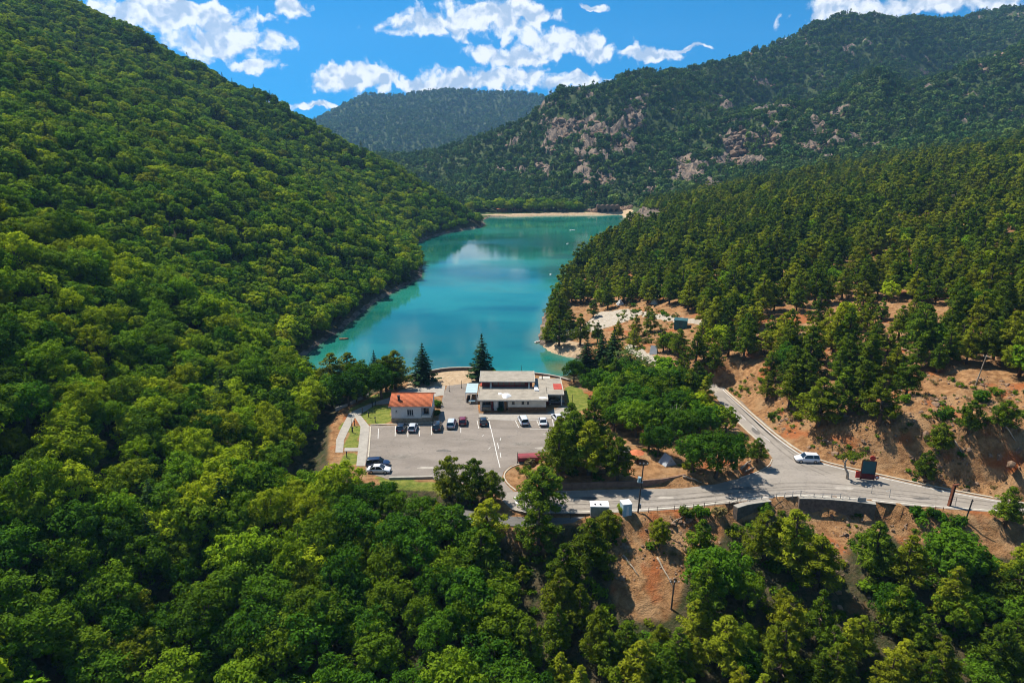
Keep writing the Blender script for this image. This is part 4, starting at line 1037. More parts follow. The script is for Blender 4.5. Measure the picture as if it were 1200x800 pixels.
lamp_post(526.5, 459, 2.4, 'short post by the sandy terrace behind the orange-roofed house', arm=False)
lamp_post(541, 455, 2.2, 'short dark post by the pale blue canopy', arm=False)
lamp_post(670.5, 479, 3.6, 'dark post standing in the lawn right of the restaurant', arm=False)
lamp_post(606.5, 543, 2.4, 'dark post at the left end of the red trailer', arm=False)
lamp_post(611, 437, 2.2, 'dark post on the lake wall behind the restaurant', arm=False)
def utility_pole(u, v, h, lab, transformer=False, lean=0.0, mat='pole_wood', arms=1):
    p = ground_at(u, v); r = tag(empty('utility_pole', (p[0], p[1], p[2])), lab, 'utility pole'); r.rotation_euler = (0, lean, 0)
    MB().tube((0, 0, -.6), (0, 0, h), .15, .10, n=9).build('pole', mat, r)
    for k in range(arms):
        a = MB().box(-.75, .75, -.16, -.102, h - .35 - k * .6, h - .23 - k * .6).build('crossarm', mat, r)
        for sx in (-.65, 0, .65): MB().tube((sx, -.13, h - .228 - k * .6), (sx, -.13, h - .02 - k * .6), .04, .06, n=6).build('insulator', 'white_paint', a)
    if transformer:
        t = MB().tube((-.42, -.1, h * .62), (-.42, -.1, h * .62 + .9), .3, n=12).build('transformer', 'pale_blue', r); MB().box(-.7, .2, -.3, .25, h * .62 - .1, h * .62 - .003).build('bracket', 'grey_metal', r)
        MB().tube((-.6, -.1, h * .62 + .9), (-.6, -.1, h * .62 + 1.15), .05, n=6).build('bushing', 'white_paint', t)
        MB().box(.1, .4, -.15, .15, .9, 1.7).build('meter_box', 'grey_metal', r)
    return r
utility_pole(747.5, 601, 9.6, 'dark utility pole with a transformer at the road edge', True, R(3))
utility_pole(786.5, 714, 5.2, 'small dark pole with white insulators on the bare slope', False, R(2))
utility_pole(1143, 452, 6.6, 'pale leaning pole on the bank under the right-hand pines', False, R(9), 'deadwood')
p = ground_at(1131, 611); q = tag(MB().tube((0, 0, -.4), (0, 0, 4.2), .12, .10, n=8).tube((-.25, 0, 3.9), (.25, 0, 3.9), .05, n=6).build('wooden_post', 'black_metal'), 'black wooden post on the slope left of the roadside pine', 'post'); q.location = p; q.rotation_euler = (0, R(7), 0)
p = gp(1112, 592.5); rb = tag(empty('steel_beam', (p[0], p[1], 0), R(20)), 'rusty upright steel beam with a bent top at the road edge', 'beam'); rb.rotation_euler = (0, R(6), R(20))
MB().box(-.22, .22, -.03, .03, -.3, 4.0).build('web', 'rust', rb); MB().box(-.25, -.222, -.2, .2, -.3, 4.0).build('flange', 'rust', rb); MB().box(.222, .25, -.2, .2, -.3, 4.0).build('flange', 'rust', rb)
MB().box(-.3, 1.0, -.2, .2, 4.003, 4.15).build('bracket', 'rust', rb)
# info board at the roadside
p = gp(1016.5, 562); sg = tag(empty('notice_board', (p[0], p[1], 0), R(-12)), 'dark green roadside board in a rusty frame with a red disc on top', 'sign')
MB().box(-1.25, 1.05, -.06, .06, .7, 3.9).build('panel', 'teal_dark', sg)
for sx in (-1.32, 1.12): MB().box(sx - .066, sx + .066, -.1, .1, -.3, 3.95).build('post', 'rust', sg)
MB().box(-1.25, 1.05, -.09, .09, 3.902, 4.03).build('frame_bar', 'rust', sg); MB().box(-1.25, 1.05, -.16, -.063, .15, 1.3).build('lower_panel', 'dark_red', sg)
MB().tube((.35, -.05, 4.55), (.35, .05, 4.55), .5, n=18).build('red_disc', 'sign_red', sg); MB().tube((.35, 0, 3.95), (.35, 0, 4.3), .05).build('disc_post', 'grey_metal', sg)
MB().box(-2.2, -1.45, -.1, .1, .3, 1.6).build('side_panel', 'sign_red', sg); MB().tube((1.55, -.16, .75), (1.55, -.08, .75), .42, n=16).build('lower_disc', 'sign_red', sg); MB().tube((1.55, -.20, .75), (1.55, -.165, .75), .26, n=16).build('disc_centre', 'white_paint', sg)
MB().tube((1.55, .0, -.2), (1.55, .0, 1.1), .05).build('disc_post', 'grey_metal', sg)
# road sign posts
for u, v, lab in [(1042, 583, 'thin leaning marker post at the road edge right of the stone wall'), (1021, 578, 'thin marker post opposite the green roadside board'), (1119, 593, 'bent low hoop of pipe right of the rusty beam')]:
    p = gp(u, v); o = tag(MB().tube((0, 0, -.2), (.05, 0, 1.9), .045, n=6).tube((.05, 0, 1.6), (-.7, .1, 1.2), .035, n=5).build('marker_post', 'grey_metal'), lab, 'post'); o.location = (p[0], p[1], 0)
# buoys and boats on the lake
def boat(u, v, L, lab, mat, rz):
    p = gp(u, v, LAKE_Z); r = tag(empty('boat', (p[0], p[1], LAKE_Z - .12), rz), lab, 'boat')
    secs = []
    for t in (-1, -.6, 0, .5, .85, 1):
        w = L * .19 * (1 - max(t, 0) ** 2.2 * .93) * (.85 if t == -1 else 1); z = .18 * max(t, 0) ** 2
        secs.append([(t * L / 2, -w, .5 + z), (t * L / 2, -w * .7, .02 + z), (t * L / 2, w * .7, .02 + z), (t * L / 2, w, .5 + z), (t * L / 2, w * .8, .46 + z), (t * L / 2, 0, .3 + z), (t * L / 2, -w * .8, .46 + z)])
    loft(secs).build('hull', mat, r)
    for x_ in (-.2, .12): MB().box(x_ * L - .12, x_ * L + .12, -L * .15, L * .15, .44, .49).build('seat', 'timber', r)
    return r
boat(671, 270, 4.5, 'white boat out on the far part of the lake', 'white_paint', .4)
boat(665, 286, 3.0, 'small white boat nearer the right shore than the other lake boat', 'white_paint', 1.2)
boat(403, 397.5, 3.2, 'yellowish rowing boat in the shaded left corner of the lake', 'timber', .1)
boat(630, 401, 2.6, 'small white boat at the sandy spit', 'white_paint', .8)
boat(645, 322, 2.5, 'white boat by the wooded right shore', 'white_paint', 1.5)
# far shore: stone arches, small huts
ar = tag(empty('stone_arches', (0, 0, 0)), 'row of dark stone arches at the right end of the far beach', 'building')
ax0, ax1, ay = 80.0, 101.5, 652.0
n = 4; wd = (ax1 - ax0) / n
for i in range(n):
    mb = MB(); x0_ = ax0 + i * wd; c0 = x0_ + wd / 2; rr_ = wd * .36; segs = 10; zb = -4.4; zt = 3.6
    arc = [(c0 - rr_, zb)] + [(c0 - rr_ * math.cos(math.pi * k / segs), -1.6 + rr_ * math.sin(math.pi * k / segs)) for k in range(segs + 1)] + [(c0 + rr_, zb)]
    out = [(x0_, zb)] + [(x0_ + wd * k / segs, zt + .5 * math.sin(i + k * .7)) for k in range(segs + 1)] + [(x0_ + wd, zb)]
    vs = [(a, ay, z_) for a, z_ in arc] + [(a, ay, z_) for a, z_ in out] + [(a, ay + 3.5, z_) for a, z_ in arc] + [(a, ay + 3.5, z_) for a, z_ in out]
    m_ = len(arc); fs = []
    for k in range(m_ - 1): fs += [(k, k + 1, m_ + k + 1, m_ + k), (k, 2 * m_ + k, 2 * m_ + k + 1, k + 1), (m_ + k, m_ + k + 1, 3 * m_ + k + 1, 3 * m_ + k)]
    mb.add(vs, fs); mb.build('arch', 'brown_wall', ar)
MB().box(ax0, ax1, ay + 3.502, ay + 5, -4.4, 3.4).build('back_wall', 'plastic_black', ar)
for u, v, w, mats, lab in [(588, 249, 9, ('brown_wall', 'terracotta', 'timber'), 'brown hut at the left end of the far beach'), (606, 248.5, 10, ('stone_plinth', 'roof_red', 'timber'), 'low red-roofed hut among trees on the far beach'), (655, 247, 8, ('brown_wall', 'roof_gravel', 'timber'), 'dark hut right of the tree row on the far beach'), (563, 246, 7, ('wall_white', 'terracotta', 'timber'), 'white hut at the far left end of the beach')]:
    p = gp(u, v, -3.5); r = tag(empty('beach_hut', (p[0], max(p[1], 652), hz(p[0], max(p[1], 652)) - .3)), lab, 'hut', 'huts on the far beach')
    MB().box(-w / 2, w / 2, 0, 5, 0, 2.8).build('wall', mats[0], r); MB().box(-w / 2 - .4, w / 2 + .4, -.6, 5.4, 2.803, 3.05).build('roof', mats[1], r); MB().box(-.6, .6, -.06, -.003, 0, 2.1).build('door', mats[2], r)

# ================================================================== trees
def quads(P, N, S, asp, rg):
    n = len(P); N = N / (np.linalg.norm(N, axis=1, keepdims=True) + 1e-9)
    r = rg.normal(size=(n, 3)); a = np.cross(N, r); a /= np.linalg.norm(a, axis=1, keepdims=True) + 1e-9; c = np.cross(N, a)
    a = a * (S * .5)[:, None]; c = c * (S * .5 * asp)[:, None]
    lift = N * (S * .10)[:, None]
    V = np.stack([P - a * 1.15, P - c + lift, P + a * 1.15, P + c + lift], 1)
    return V.reshape(-1, 3), np.arange(4 * n).reshape(n, 4)
def rand_dirs(n, rg): d = rg.normal(size=(n, 3)); return d / np.linalg.norm(d, axis=1, keepdims=True)
def clump_leaves(C, RC, per, leaf, asp, rg, flat=1.0, up=.25, jit=.45, out_c=None):
    Ps, Ns = [], []
    for c, rc in zip(C, RC):
        d = rand_dirs(per, rg)
        if out_c is not None:
            o = c - out_c; o /= np.linalg.norm(o) + 1e-9
            d = d + o * .35; d /= np.linalg.norm(d, axis=1, keepdims=True)
        q = d * np.array([1, 1, flat]) * rc * rg.uniform(.62, 1.08, (per, 1))
        Ps.append(c + q); Ns.append(d + np.array([0, 0, up]) + rg.normal(size=(per, 3)) * jit)
    P = np.concatenate(Ps); N = np.concatenate(Ns)
    return quads(P, N, leaf * rg.uniform(.6, 1.3, len(P)), asp, rg)
def trunk_mesh(name, h, r, limbs, rg, bend=.3):
    mb = MB(); pts = []; rad = []
    for i in range(6):
        t = i / 5; pts.append((bend * math.sin(t * 2.2) * rg.uniform(.6, 1.2), bend * .6 * t * rg.uniform(-1, 1), -.5 + t * (h + .5))); rad.append(r * (1.25 - t) if i else r * 1.5)
    mb.path(pts, [max(x, .03) for x in rad], 7)
    for z0, tip in limbs:
        p0 = Vector((0, 0, z0)); p1 = Vector(tip); md = (p0 + p1) / 2 + Vector((0, 0, -.15 * (p1 - p0).length))
        mb.path([p0, md, p1], [r * .42, r * .28, .03], 5)
    return mb.mesh(name, True)
def broadleaf(seed, h=9.0, r=3.6, nc=74, per=72, leaf=.44, asp=.6, tall=1.0):
    rg = np.random.default_rng(seed); cz = h * .60; ez = h * .41
    k = np.arange(nc) + .5; ph = np.arccos(1 - 1.55 * k / nc); th = math.pi * (1 + 5 ** .5) * k + rg.uniform(0, 6)
    D = np.stack([np.cos(th) * np.sin(ph), np.sin(th) * np.sin(ph), np.cos(ph)], 1) + rg.normal(size=(nc, 3)) * .12
    lob = 1 + .20 * np.sin(2 * th + seed) * np.sin(ph) + rg.normal(size=nc) * (.11 if nc < 60 else .17)
    C = D * np.array([r, r, ez]) * .80 * lob[:, None] + np.array([0, 0, cz]); RC = r * (rg.uniform(.22, .42, nc) if nc < 60 else rg.uniform(.15, .34, nc))
    V, F = clump_leaves(C, RC, per, leaf, asp, rg, .85, .35, .42, np.array([0, 0, cz - ez * .4]))
    cr = np_mesh('crown', V, F)
    tr_ = trunk_mesh('trunk', h * .62, .20 + .012 * h, [(h * .28, C[i]) for i in rg.choice(nc, 9, False)], rg)
    return cr, tr_
def pine(seed, h=10.0, r=2.9, wh=9, per=66, leaf=.46, asp=.36, crown0=.24, round_=.75, dens=1.0):
    rg = np.random.default_rng(seed); C = []; RC = []; limbs = []
    for i in range(wh):
        t = (i + rg.uniform(-.25, .25)) / (wh - 1); t = min(max(t, 0), 1); z = h * (crown0 + (0.965 - crown0) * t)
        rad = r * ((1 - t) ** round_ * .95 + .06) * (.62 + .38 * min(1, t * 4 + .3))
        nb_ = max(2, int((7 - 4 * t) * dens)); a0 = rg.uniform(0, 6.3)
        for j in range(nb_):
            a = a0 + 6.283 * j / nb_ + rg.uniform(-.4, .4); L = rad * rg.uniform(.65, 1.12)
            tip = np.array([math.cos(a) * L, math.sin(a) * L, z + L * rg.uniform(-.02, .22)]); C.append(tip); RC.append(rg.uniform(.5, .92) * (r / 2.9) * (.62 + .38 * (1 - t)))
            limbs.append((z - L * .1, tip))
            if L > 1.3: C.append(tip * np.array([.55, .55, 1]) + np.array([rg.uniform(-.3, .3), rg.uniform(-.3, .3), rg.uniform(-.15, .2)])); RC.append(rg.uniform(.45, .75) * (r / 2.9))
    C.append(np.array([0, 0, h * .985])); RC.append(.35 * r / 2.9)
    V, F = clump_leaves(np.array(C), np.array(RC), per, leaf, asp, rg, .62, .55, .45)
    return np_mesh('crown', V, F), trunk_mesh('trunk', h * .96, .13 + .012 * h, limbs[::2], rg, .22)
def fir(seed, h=11.0, r=3.0, wh=15, leaf=.66):
    rg = np.random.default_rng(seed); P = []; N = []; S = []
    for i in range(wh):
        t = i / (wh - 1); z = h * (.10 + .88 * t); rad = r * ((1 - t) ** .85 + .04) * rg.uniform(.82, 1.15); nb_ = int(10 - 5 * t)
        a0 = rg.uniform(0, 6.3)
        for j in range(nb_):
            a = a0 + 6.283 * j / nb_ + rg.uniform(-.25, .25); L = rad * rg.uniform(.75, 1.15); m_ = max(3, int(L / .16))
            for k in range(m_):
                s = (k + .6) / m_; wdt = .30 * L * (1 - s * .75)
                for q in range(3):
                    off = rg.uniform(-1, 1) * wdt
                    P.append((math.cos(a) * L * s - math.sin(a) * off, math.sin(a) * L * s + math.cos(a) * off, z - L * .16 * s + .12 * L * s * s + rg.uniform(-.1, .1))); N.append((math.cos(a) * .35 + rg.normal() * .3, math.sin(a) * .35 + rg.normal() * .3, 1)); S.append(leaf * (1.1 - .45 * t) * rg.uniform(.6, 1.2))
    for k in range(26): P.append((rg.normal() * .08, rg.normal() * .08, h * rg.uniform(.90, 1.02))); N.append(tuple(rg.normal(size=3))); S.append(.3)
    V, F = quads(np.array(P), np.array(N), np.array(S), .45, rg)
    return np_mesh('crown', V, F), trunk_mesh('trunk', h * .97, .20, [], rg, .05)
def setm(pair, mat):
    pair[0].materials.append(MATS[mat]); pair[1].materials.append(MATS['bark']); return pair
BROAD = [setm(broadleaf(100 + i, 9.2, 3.7 + .25 * (i % 3)), 'leaf_broad') for i in range(5)]
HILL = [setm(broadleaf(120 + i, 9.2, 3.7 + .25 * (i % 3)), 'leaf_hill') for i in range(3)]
DARKB = [setm(broadleaf(160 + i, 9.2, 3.9), 'leaf_dark') for i in range(2)]
BRIGHT = [setm(broadleaf(140 + i, 8.0, 3.4), 'leaf_bright') for i in range(2)]
PINE = [setm(pine(200 + i, 10, 3.0 + .2 * (i % 3), 8 + i % 3, round_=(.62, .95, .75, 1.05, .85)[i]), 'leaf_pine') for i in range(5)]
PINE_R = [setm(pine(230 + i, 9, 3.7, 7, 85, .46, .42, .26, .42, 1.15), 'leaf_pine') for i in range(2)]
FIR = [setm(fir(260 + i, 11, 3.1 + .3 * i), 'leaf_fir') for i in range(3)]
WILLOW = [setm(broadleaf(170, 8.0, 3.6, 34, 46, .62, .4), 'leaf_willow')]
def lod(kind, seed):
    if kind == 'broad': return setm(broadleaf(seed, 9.2, 3.7, 30, 40, .8, .7), 'leaf_broad')
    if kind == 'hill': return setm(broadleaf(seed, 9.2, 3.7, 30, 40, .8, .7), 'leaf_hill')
    if kind == 'pine': return setm(pine(seed, 10, 3.2, 7, 22, .85, .5, .22, .7, .85), 'leaf_pine')
    if kind == 'pine_r': return setm(pine(seed, 10, 3.6, 6, 24, .85, .5, .30, .45, .9), 'leaf_pine')
    if kind == 'far': return setm(broadleaf(seed, 9.5, 4.2, 14, 12, 2.0, .85), 'leaf_far')
    if kind == 'farpine': return setm(pine(seed, 10.5, 3.0, 5, 7, 1.7, .7, .15, .8, .6), 'leaf_far')
def join(pair, name):
    bm = bmesh.new(); bm.from_mesh(pair[0]); n0 = len(bm.faces); bm.from_mesh(pair[1]); bm.faces.ensure_lookup_table()
    for f in bm.faces[n0:]: f.material_index = 1
    me = bpy.data.meshes.new(name); bm.to_mesh(me); bm.free(); me.materials.append(pair[0].materials[0]); me.materials.append(pair[1].materials[0]); return me
KINDS = dict(dark_broad=DARKB, broadleaf=BROAD, hill_tree=HILL, bright=BRIGHT, pine=PINE, round_pine=PINE_R, fir=FIR, willow=WILLOW)
HN = dict(dark_broad=9.2, broadleaf=9.2, hill_tree=9.2, bright=8.0, pine=10.0, round_pine=9.0, fir=11.0, willow=8.0)
NAME = dict(dark_broad='broadleaf_tree', broadleaf='broadleaf_tree', hill_tree='broadleaf_tree', bright='broadleaf_tree', pine='pine_tree', round_pine='pine_tree', fir='fir_tree', willow='willow_tree')
def tree(kind, x, y, z, h, label, group=None, var=None, wf=1.0, rz=None, tilt=(0, 0)):
    cr, tk = KINDS[kind][random.randrange(len(KINDS[kind])) if var is None else var]
    s = h / HN[kind]; r = tag(empty(NAME[kind], (x, y, z - .05), random.uniform(0, 6.28) if rz is None else rz), label, 'tree', group)
    r.rotation_euler = (tilt[0], tilt[1], r.rotation_euler[2]); r.scale = (s * wf, s * wf, s)
    for nm, me in (('trunk', tk), ('crown', cr)):
        o = bpy.data.objects.new(nm, me); COL.objects.link(o); o.parent = r
    return r

# ---- trees that can be picked out one by one:  kind, base pixel, height in m, width factor, label
hand = [
 ('round_pine', 527, 586, 8.6, .85, 'left of the three pines at the near edge of the car park'), ('round_pine', 556, 590, 8.8, .82, 'middle one of the three pines at the near edge of the car park'), ('round_pine', 577, 591, 6.6, .9, 'right and smallest of the three pines at the near edge of the car park'),
 ('round_pine', 634, 601, 8.8, 1.25, 'big round pine standing alone between the two roads'),
 ('pine', 653, 562, 11.5, 1.15, 'tall pine right above the red trailer with a bare trunk'), ('pine', 672, 550, 12.0, 1.25, 'tall pine behind the first bare trunk on the terrace'), ('pine', 690, 556, 11.0, 1.2, 'dark pine in the middle of the terrace group'), ('pine', 711, 554, 9.0, 1.0, 'slim pine left of the thin-trunked terrace pine'), ('round_pine', 723, 563, 8.6, .9, 'thin-trunked pine at the brown wall nearest the utility pole'),
 ('pine', 668, 530, 11.0, 1.2, 'pine behind the parked cars at the right edge of the lot'), ('pine', 694, 530, 11.5, 1.2, 'tall dark pine at the back of the terrace group'), ('pine', 655, 541, 9.5, 1.15, 'pine leaning over the right edge of the car park'),
 ('dark_broad', 838, 560, 9.2, 1.0, 'large round broadleaf tree at the bend of the main road'), ('dark_broad', 812, 553, 7.6, .95, 'dense broadleaf tree left of the large round one at the bend'), ('dark_broad', 860, 548, 6.6, .8, 'smaller broadleaf tree tucked behind the large round one'),
 ('bright', 745, 512, 7.8, 1.1, 'bright green broadleaf tree behind the tents'), ('bright', 771, 505, 7.4, 1.0, 'bright green tree beside the dead grey branches'), ('broadleaf', 795, 520, 7.6, 1.0, 'green broadleaf tree above the grey tent'), ('bright', 818, 512, 7.4, 1.0, 'light green tree above the road going up'), ('dark_broad', 770, 535, 6.4, 1.0, 'low broadleaf tree over the grey tent'), ('pine', 760, 528, 6.8, 1.1, 'young pine right of the orange umbrella'),
 ('bright', 722, 486, 7.0, 1.05, 'yellow-green tree at the back of the lawn'), ('bright', 700, 466, 7.4, 1.05, 'light green round tree behind the restaurant lawn'), ('broadleaf', 742, 462, 8.0, 1.0, 'green tree left of the track to the camp'), ('broadleaf', 728, 452, 7.2, 1.0, 'round tree under the three tall firs'), ('broadleaf', 672, 448, 6.2, 1.0, 'round tree at the lake corner behind the restaurant'), ('bright', 706, 488, 6.0, 1.0, 'small light green tree above the dry lawn'),
 ('broadleaf', 760, 480, 8.2, 1.05, 'broad green tree in the middle of the grove'), ('pine', 785, 488, 9.5, 1.15, 'dark pine in the middle of the grove'), ('dark_broad', 786, 470, 7.8, 1.0, 'broadleaf tree at the back of the grove by the track'), ('pine', 806, 474, 9.0, 1.1, 'pine at the back of the grove near the road bend'), ('pine', 825, 480, 8.4, 1.1, 'pine where the upper road vanishes into the trees'), ('pine', 815, 462, 8.4, 1.05, 'pine beyond the end of the visible upper road'), ('pine', 800, 455, 7.8, 1.0, 'pine right of the pale track'),
 ('willow', 735, 442, 7.4, 1.05, 'pale grey-green feathery tree beside the track'), ('willow', 757, 452, 6.6, .9, 'smaller pale feathery tree nearer the grove'),
 ('fir', 718, 437, 13.2, 1.0, 'tallest of the three dark firs above the grove'), ('fir', 704, 434, 11.8, 1.0, 'middle one of the three dark firs above the grove'), ('fir', 687, 440, 11.0, 1.15, 'leftmost of the three dark firs above the grove'),
 ('fir', 496, 448, 10.8, 1.3, 'lone dark conifer on the sandy lake terrace behind the house'), ('fir', 565, 444, 12.4, 1.2, 'tall dark conifer at the back left corner of the restaurant'), ('fir', 440, 452, 10.4, .95, 'pointed dark conifer in the lakeside clump left of the house'),
 ('pine', 464, 456, 10.5, 1.25, 'pine at the right end of the lakeside clump'), ('round_pine', 453, 459, 9.5, 1.1, 'round pine in the lakeside clump'), ('pine', 391, 466, 12.2, 1.35, 'pale green pine at the left end of the lakeside clump'), ('pine', 410, 463, 12.0, 1.4, 'pine leaning over the water in the lakeside clump'),
 ('dark_broad', 428, 467, 9.0, 1.1, 'round broadleaf tree in front of the lakeside clump'), ('dark_broad', 447, 467, 8.2, 1.1, 'broadleaf tree overhanging the footpath nearest the house'), ('dark_broad', 409, 475, 8.4, 1.15, 'broadleaf tree beside the winding low wall'), ('broadleaf', 389, 479, 8.0, 1.15, 'broadleaf tree at the left end of the winding low wall'), ('bright', 419, 472, 7.0, 1.05, 'small bright tree between the low wall and the lake'), ('broadleaf', 376, 474, 5.6, 1.0, 'low broadleaf tree at the end of the bay'),
 ('pine', 887, 541, 5.2, 1.2, 'small pine on the earth corner at the junction'), ('pine', 1178, 616, 7.4, 1.25, 'bushy pine standing alone at the right end of the road'),
 ('round_pine', 1083, 566, 6.6, .8, 'thin pine beside the road under the bank'), ('round_pine', 1100, 530, 6.0, 1.0, 'dark pine halfway up the bare bank'), ('pine', 958, 500, 11.0, 1.3, 'pine on the bank edge above the white off-roader'),
 ('pine', 1030, 498, 10.5, 1.2, 'pine with a bare trunk at the top of the bare bank'), ('pine', 925, 476, 10.0, 1.15, 'pine above the road left of the bank'), ('pine', 898, 470, 7.2, 1.1, 'small pine above the road where it leaves the trees'),
 ('round_pine', 1135, 508, 6.4, 1.0, 'round pine on the upper right of the bare bank'), ('round_pine', 1175, 505, 5.8, 1.1, 'bushy pine at the right edge of the bare bank'), ('pine', 655, 405, 9.0, 1.35, 'broad pine at the sandy spit'), ('pine', 646, 398, 9.0, 1.2, 'outermost pine on the sandy spit over the water'), ('pine', 668, 392, 9.0, 1.2, 'pine behind the sandy spit'), ('pine', 640, 403, 6.5, 1.1, 'low pine at the water edge of the spit'),
 ('pine', 777, 412, 6.2, 1.2, 'round young pine behind the pale tent on the track'), ('pine', 745, 395, 7.5, 1.1, 'pine at the lower edge of the camp clearing'), ('pine', 762, 390, 8.0, 1.15, 'pine left of the teal cabin'), ('pine', 712, 362, 8.5, 1.25, 'spreading pine at the upper edge of the camp clearing'), ('pine', 695, 372, 7.0, 1.2, 'pine on the left rim of the camp clearing'),
 ('pine', 985, 488, 11.0, 1.25, 'tall pine left of the bare-trunked pine on top of the bank'), ('pine', 1008, 478, 10.5, 1.25, 'tall pine behind the bare-trunked pine on top of the bank'), ('pine', 940, 462, 10.0, 1.2, 'pine behind the bank-edge pine'), ('round_pine', 1062, 462, 7.5, 1.0, 'round pine at the top of the bare bank'),
 ('pine', 712, 790, 7.6, 1.2, 'pine at the foot of the bare slope on its left'), ('pine', 752, 800, 7.2, 1.25, 'pine at the foot of the bare slope below the insulator pole'), ('pine', 792, 790, 7.8, 1.2, 'pine at the foot of the bare slope on its right'), ('round_pine', 735, 760, 4.6, 1.1, 'small pine on the lowest part of the bare slope'), ('pine', 1005, 770, 7.0, 1.2, 'pine below the narrow earth gap on the right slope'), ('pine', 772, 765, 5.0, 1.2, 'small dark pine just right below the insulator pole'),
 ('pine', 700, 402, 7.0, 1.2, 'pine between the sandy spit and the camp clearing'), ('pine', 724, 398, 6.4, 1.15, 'pine below the pale camp gravel'), ('pine', 795, 418, 8.0, 1.25, 'pine below the teal cabin'), ('pine', 815, 425, 8.5, 1.2, 'pine above the hidden end of the upper road'), ('pine', 742, 408, 6.0, 1.2, 'small pine left of the pale track tent'), ('pine', 835, 436, 8.0, 1.2, 'pine right above the end of the upper road'),
 ('broadleaf', 462, 612, 5.6, 1.0, 'low broadleaf tree just below the parapet of the car park'), ('broadleaf', 492, 616, 5.2, 1.05, 'low bushy tree left of the start of the lower road'), ('pine', 514, 622, 5.0, 1.2, 'young pine below the left end of the lower road'),
 ('round_pine', 572, 640, 8.5, 1.0, 'left pine below the shaded lower road'), ('pine', 630, 650, 9.8, 1.3, 'dark pine below the middle of the lower road'), ('pine', 566, 690, 10.5, 1.3, 'tall pine over the foreground wood left of centre'), ('pine', 690, 672, 10.0, 1.3, 'dark pine left of the bare slope'), ('round_pine', 712, 632, 5.6, 1.0, 'small pine below the grey metal box cabin'), ('pine', 660, 700, 9.6, 1.25, 'pine at the lower left of the bare slope'),
 ('round_pine', 772, 640, 5.2, .9, 'young pine on the bare slope below the kiosk'), ('pine', 820, 660, 8.0, 1.2, 'pine right of the bare slope'), ('pine', 925, 668, 11.0, 1.4, 'largest dark pine below the junction wall'), ('pine', 895, 660, 9.6, 1.3, 'dark pine left of the largest one below the junction'), ('pine', 955, 690, 9.4, 1.3, 'pine in front of the largest dark pine'), ('bright', 838, 700, 8.4, 1.1, 'light green tree right of the small insulator pole'),
 ('pine', 1022, 672, 9.4, 1.25, 'pine left of the yellow-green tree on the right slope'), ('pine', 1060, 690, 9.6, 1.25, 'pine in front of the yellow-green tree on the right slope'), ('bright', 1112, 680, 8.6, 1.2, 'yellow-green broadleaf tree on the right slope'), ('pine', 1190, 700, 9.8, 1.3, 'dark pine at the right edge of the slope'), ('pine', 1150, 690, 6.5, 1.2, 'small pine between the yellow-green tree and the right edge'),
]
HAND_XY = []
for kind, u, v, h, wf, lab in hand:
    x, y, z = ground_at(u, v); HAND_XY.append((x, y, h))
    tree(kind, x, y, z, h, lab, None, None, wf)
# twisted pale-trunked tree at the road and dead branches
p = gp(993, 561)
lt = tag(empty('leaning_tree', (p[0], p[1], 0)), 'leaning tree with a pale crooked trunk and flat crown beside the green board', 'tree')
MB().path([(0, 0, -.3), (-.1, 0, 1.2), (-.75, .1, 2.4), (-.85, .1, 3.6), (-.2, .2, 4.6)], [.3, .25, .2, .15, .08], 7).path([(-.8, .1, 2.9), (-1.5, .2, 4.3)], [.1, .04], 5).build('trunk', 'bark_pale', lt, True)
rg = np.random.default_rng(5)
C_ = np.array([(-1.6, .2, 4.5), (-.7, .3, 4.9), (.2, 0, 4.8), (1.0, .3, 5.0), (1.7, .1, 4.8), (-.2, -.7, 4.7), (.6, -.6, 4.9), (.4, .9, 5.1), (2.3, 0, 5.2)])
V, F = clump_leaves(C_, np.full(9, .75), 60, .5, .45, rg, .5, .5, .4); link('crown', np_mesh('crown', V, F), 'leaf_pine', lt)
def dead(u, v, pts, lab, r=.12, nm='fallen_trunk', cat='log', rz=0, zz=0.12, mat='deadwood'):
    p = ground_at(u, v); o = tag(MB().path(pts, np.linspace(r, r * .35, len(pts)), 6).build(nm, mat, None, True), lab, cat); o.location = (p[0], p[1], p[2] + zz); o.rotation_euler = (0, 0, rz)
    x, y = p[0], p[1]; e = .5   # lie on the slope
    return o
def log(u0, v0, u1, v1, lab, r=.14, nm='fallen_trunk'):
    a, c = ground_at(u0, v0), ground_at(u1, v1); n = 7; pts = []
    for i in range(n):
        t = i / (n - 1); x = a[0] + (c[0] - a[0]) * t; y = a[1] + (c[1] - a[1]) * t; pts.append((x, y, max(hz(x, y), a[2] + (c[2] - a[2]) * t) + r * .8 + .1 * math.sin(i * 2.1)))
    return tag(MB().path(pts, np.linspace(r, r * .4, n), 6).build(nm, 'deadwood', None, True), lab, 'log')
log(730, 652, 748, 676, 'thick fallen trunk on the bare slope below the kiosk', .2)
log(770, 655, 789, 690, 'long pale fallen trunk above the small insulator pole', .18)
log(779, 620, 800, 606, 'fallen log along the slope edge under the road fence', .16)
log(963, 517, 990, 528, 'pale fallen branch on the bank above the white off-roader', .13)
log(1084, 538, 1103, 553, 'bleached fallen trunk low on the bare bank', .16)
log(1118, 518, 1130, 540, 'fallen trunk high on the bare bank', .14)
log(868, 551, 880, 540, 'white log on the earth corner at the junction', .22)
log(873, 553, 884, 548, 'short brown log on the earth corner at the junction', .16)
log(1085, 566, 1099, 573, 'dark branch lying along the kerb under the bank', .1)
log(800, 560, 822, 566, 'pale log at the right end of the brown wall', .2)
log(1165, 490, 1190, 520, 'long pale trunk lying down the gully on the right bank', .2)
p = ground_at(790, 512)
db = tag(empty('dead_tree', (p[0], p[1], p[2])), 'dead grey tree with bare branches in the grove', 'tree')
mb = MB().path([(0, 0, -.3), (.1, 0, 3), (0, .1, 6.2)], [.16, .11, .04], 6)
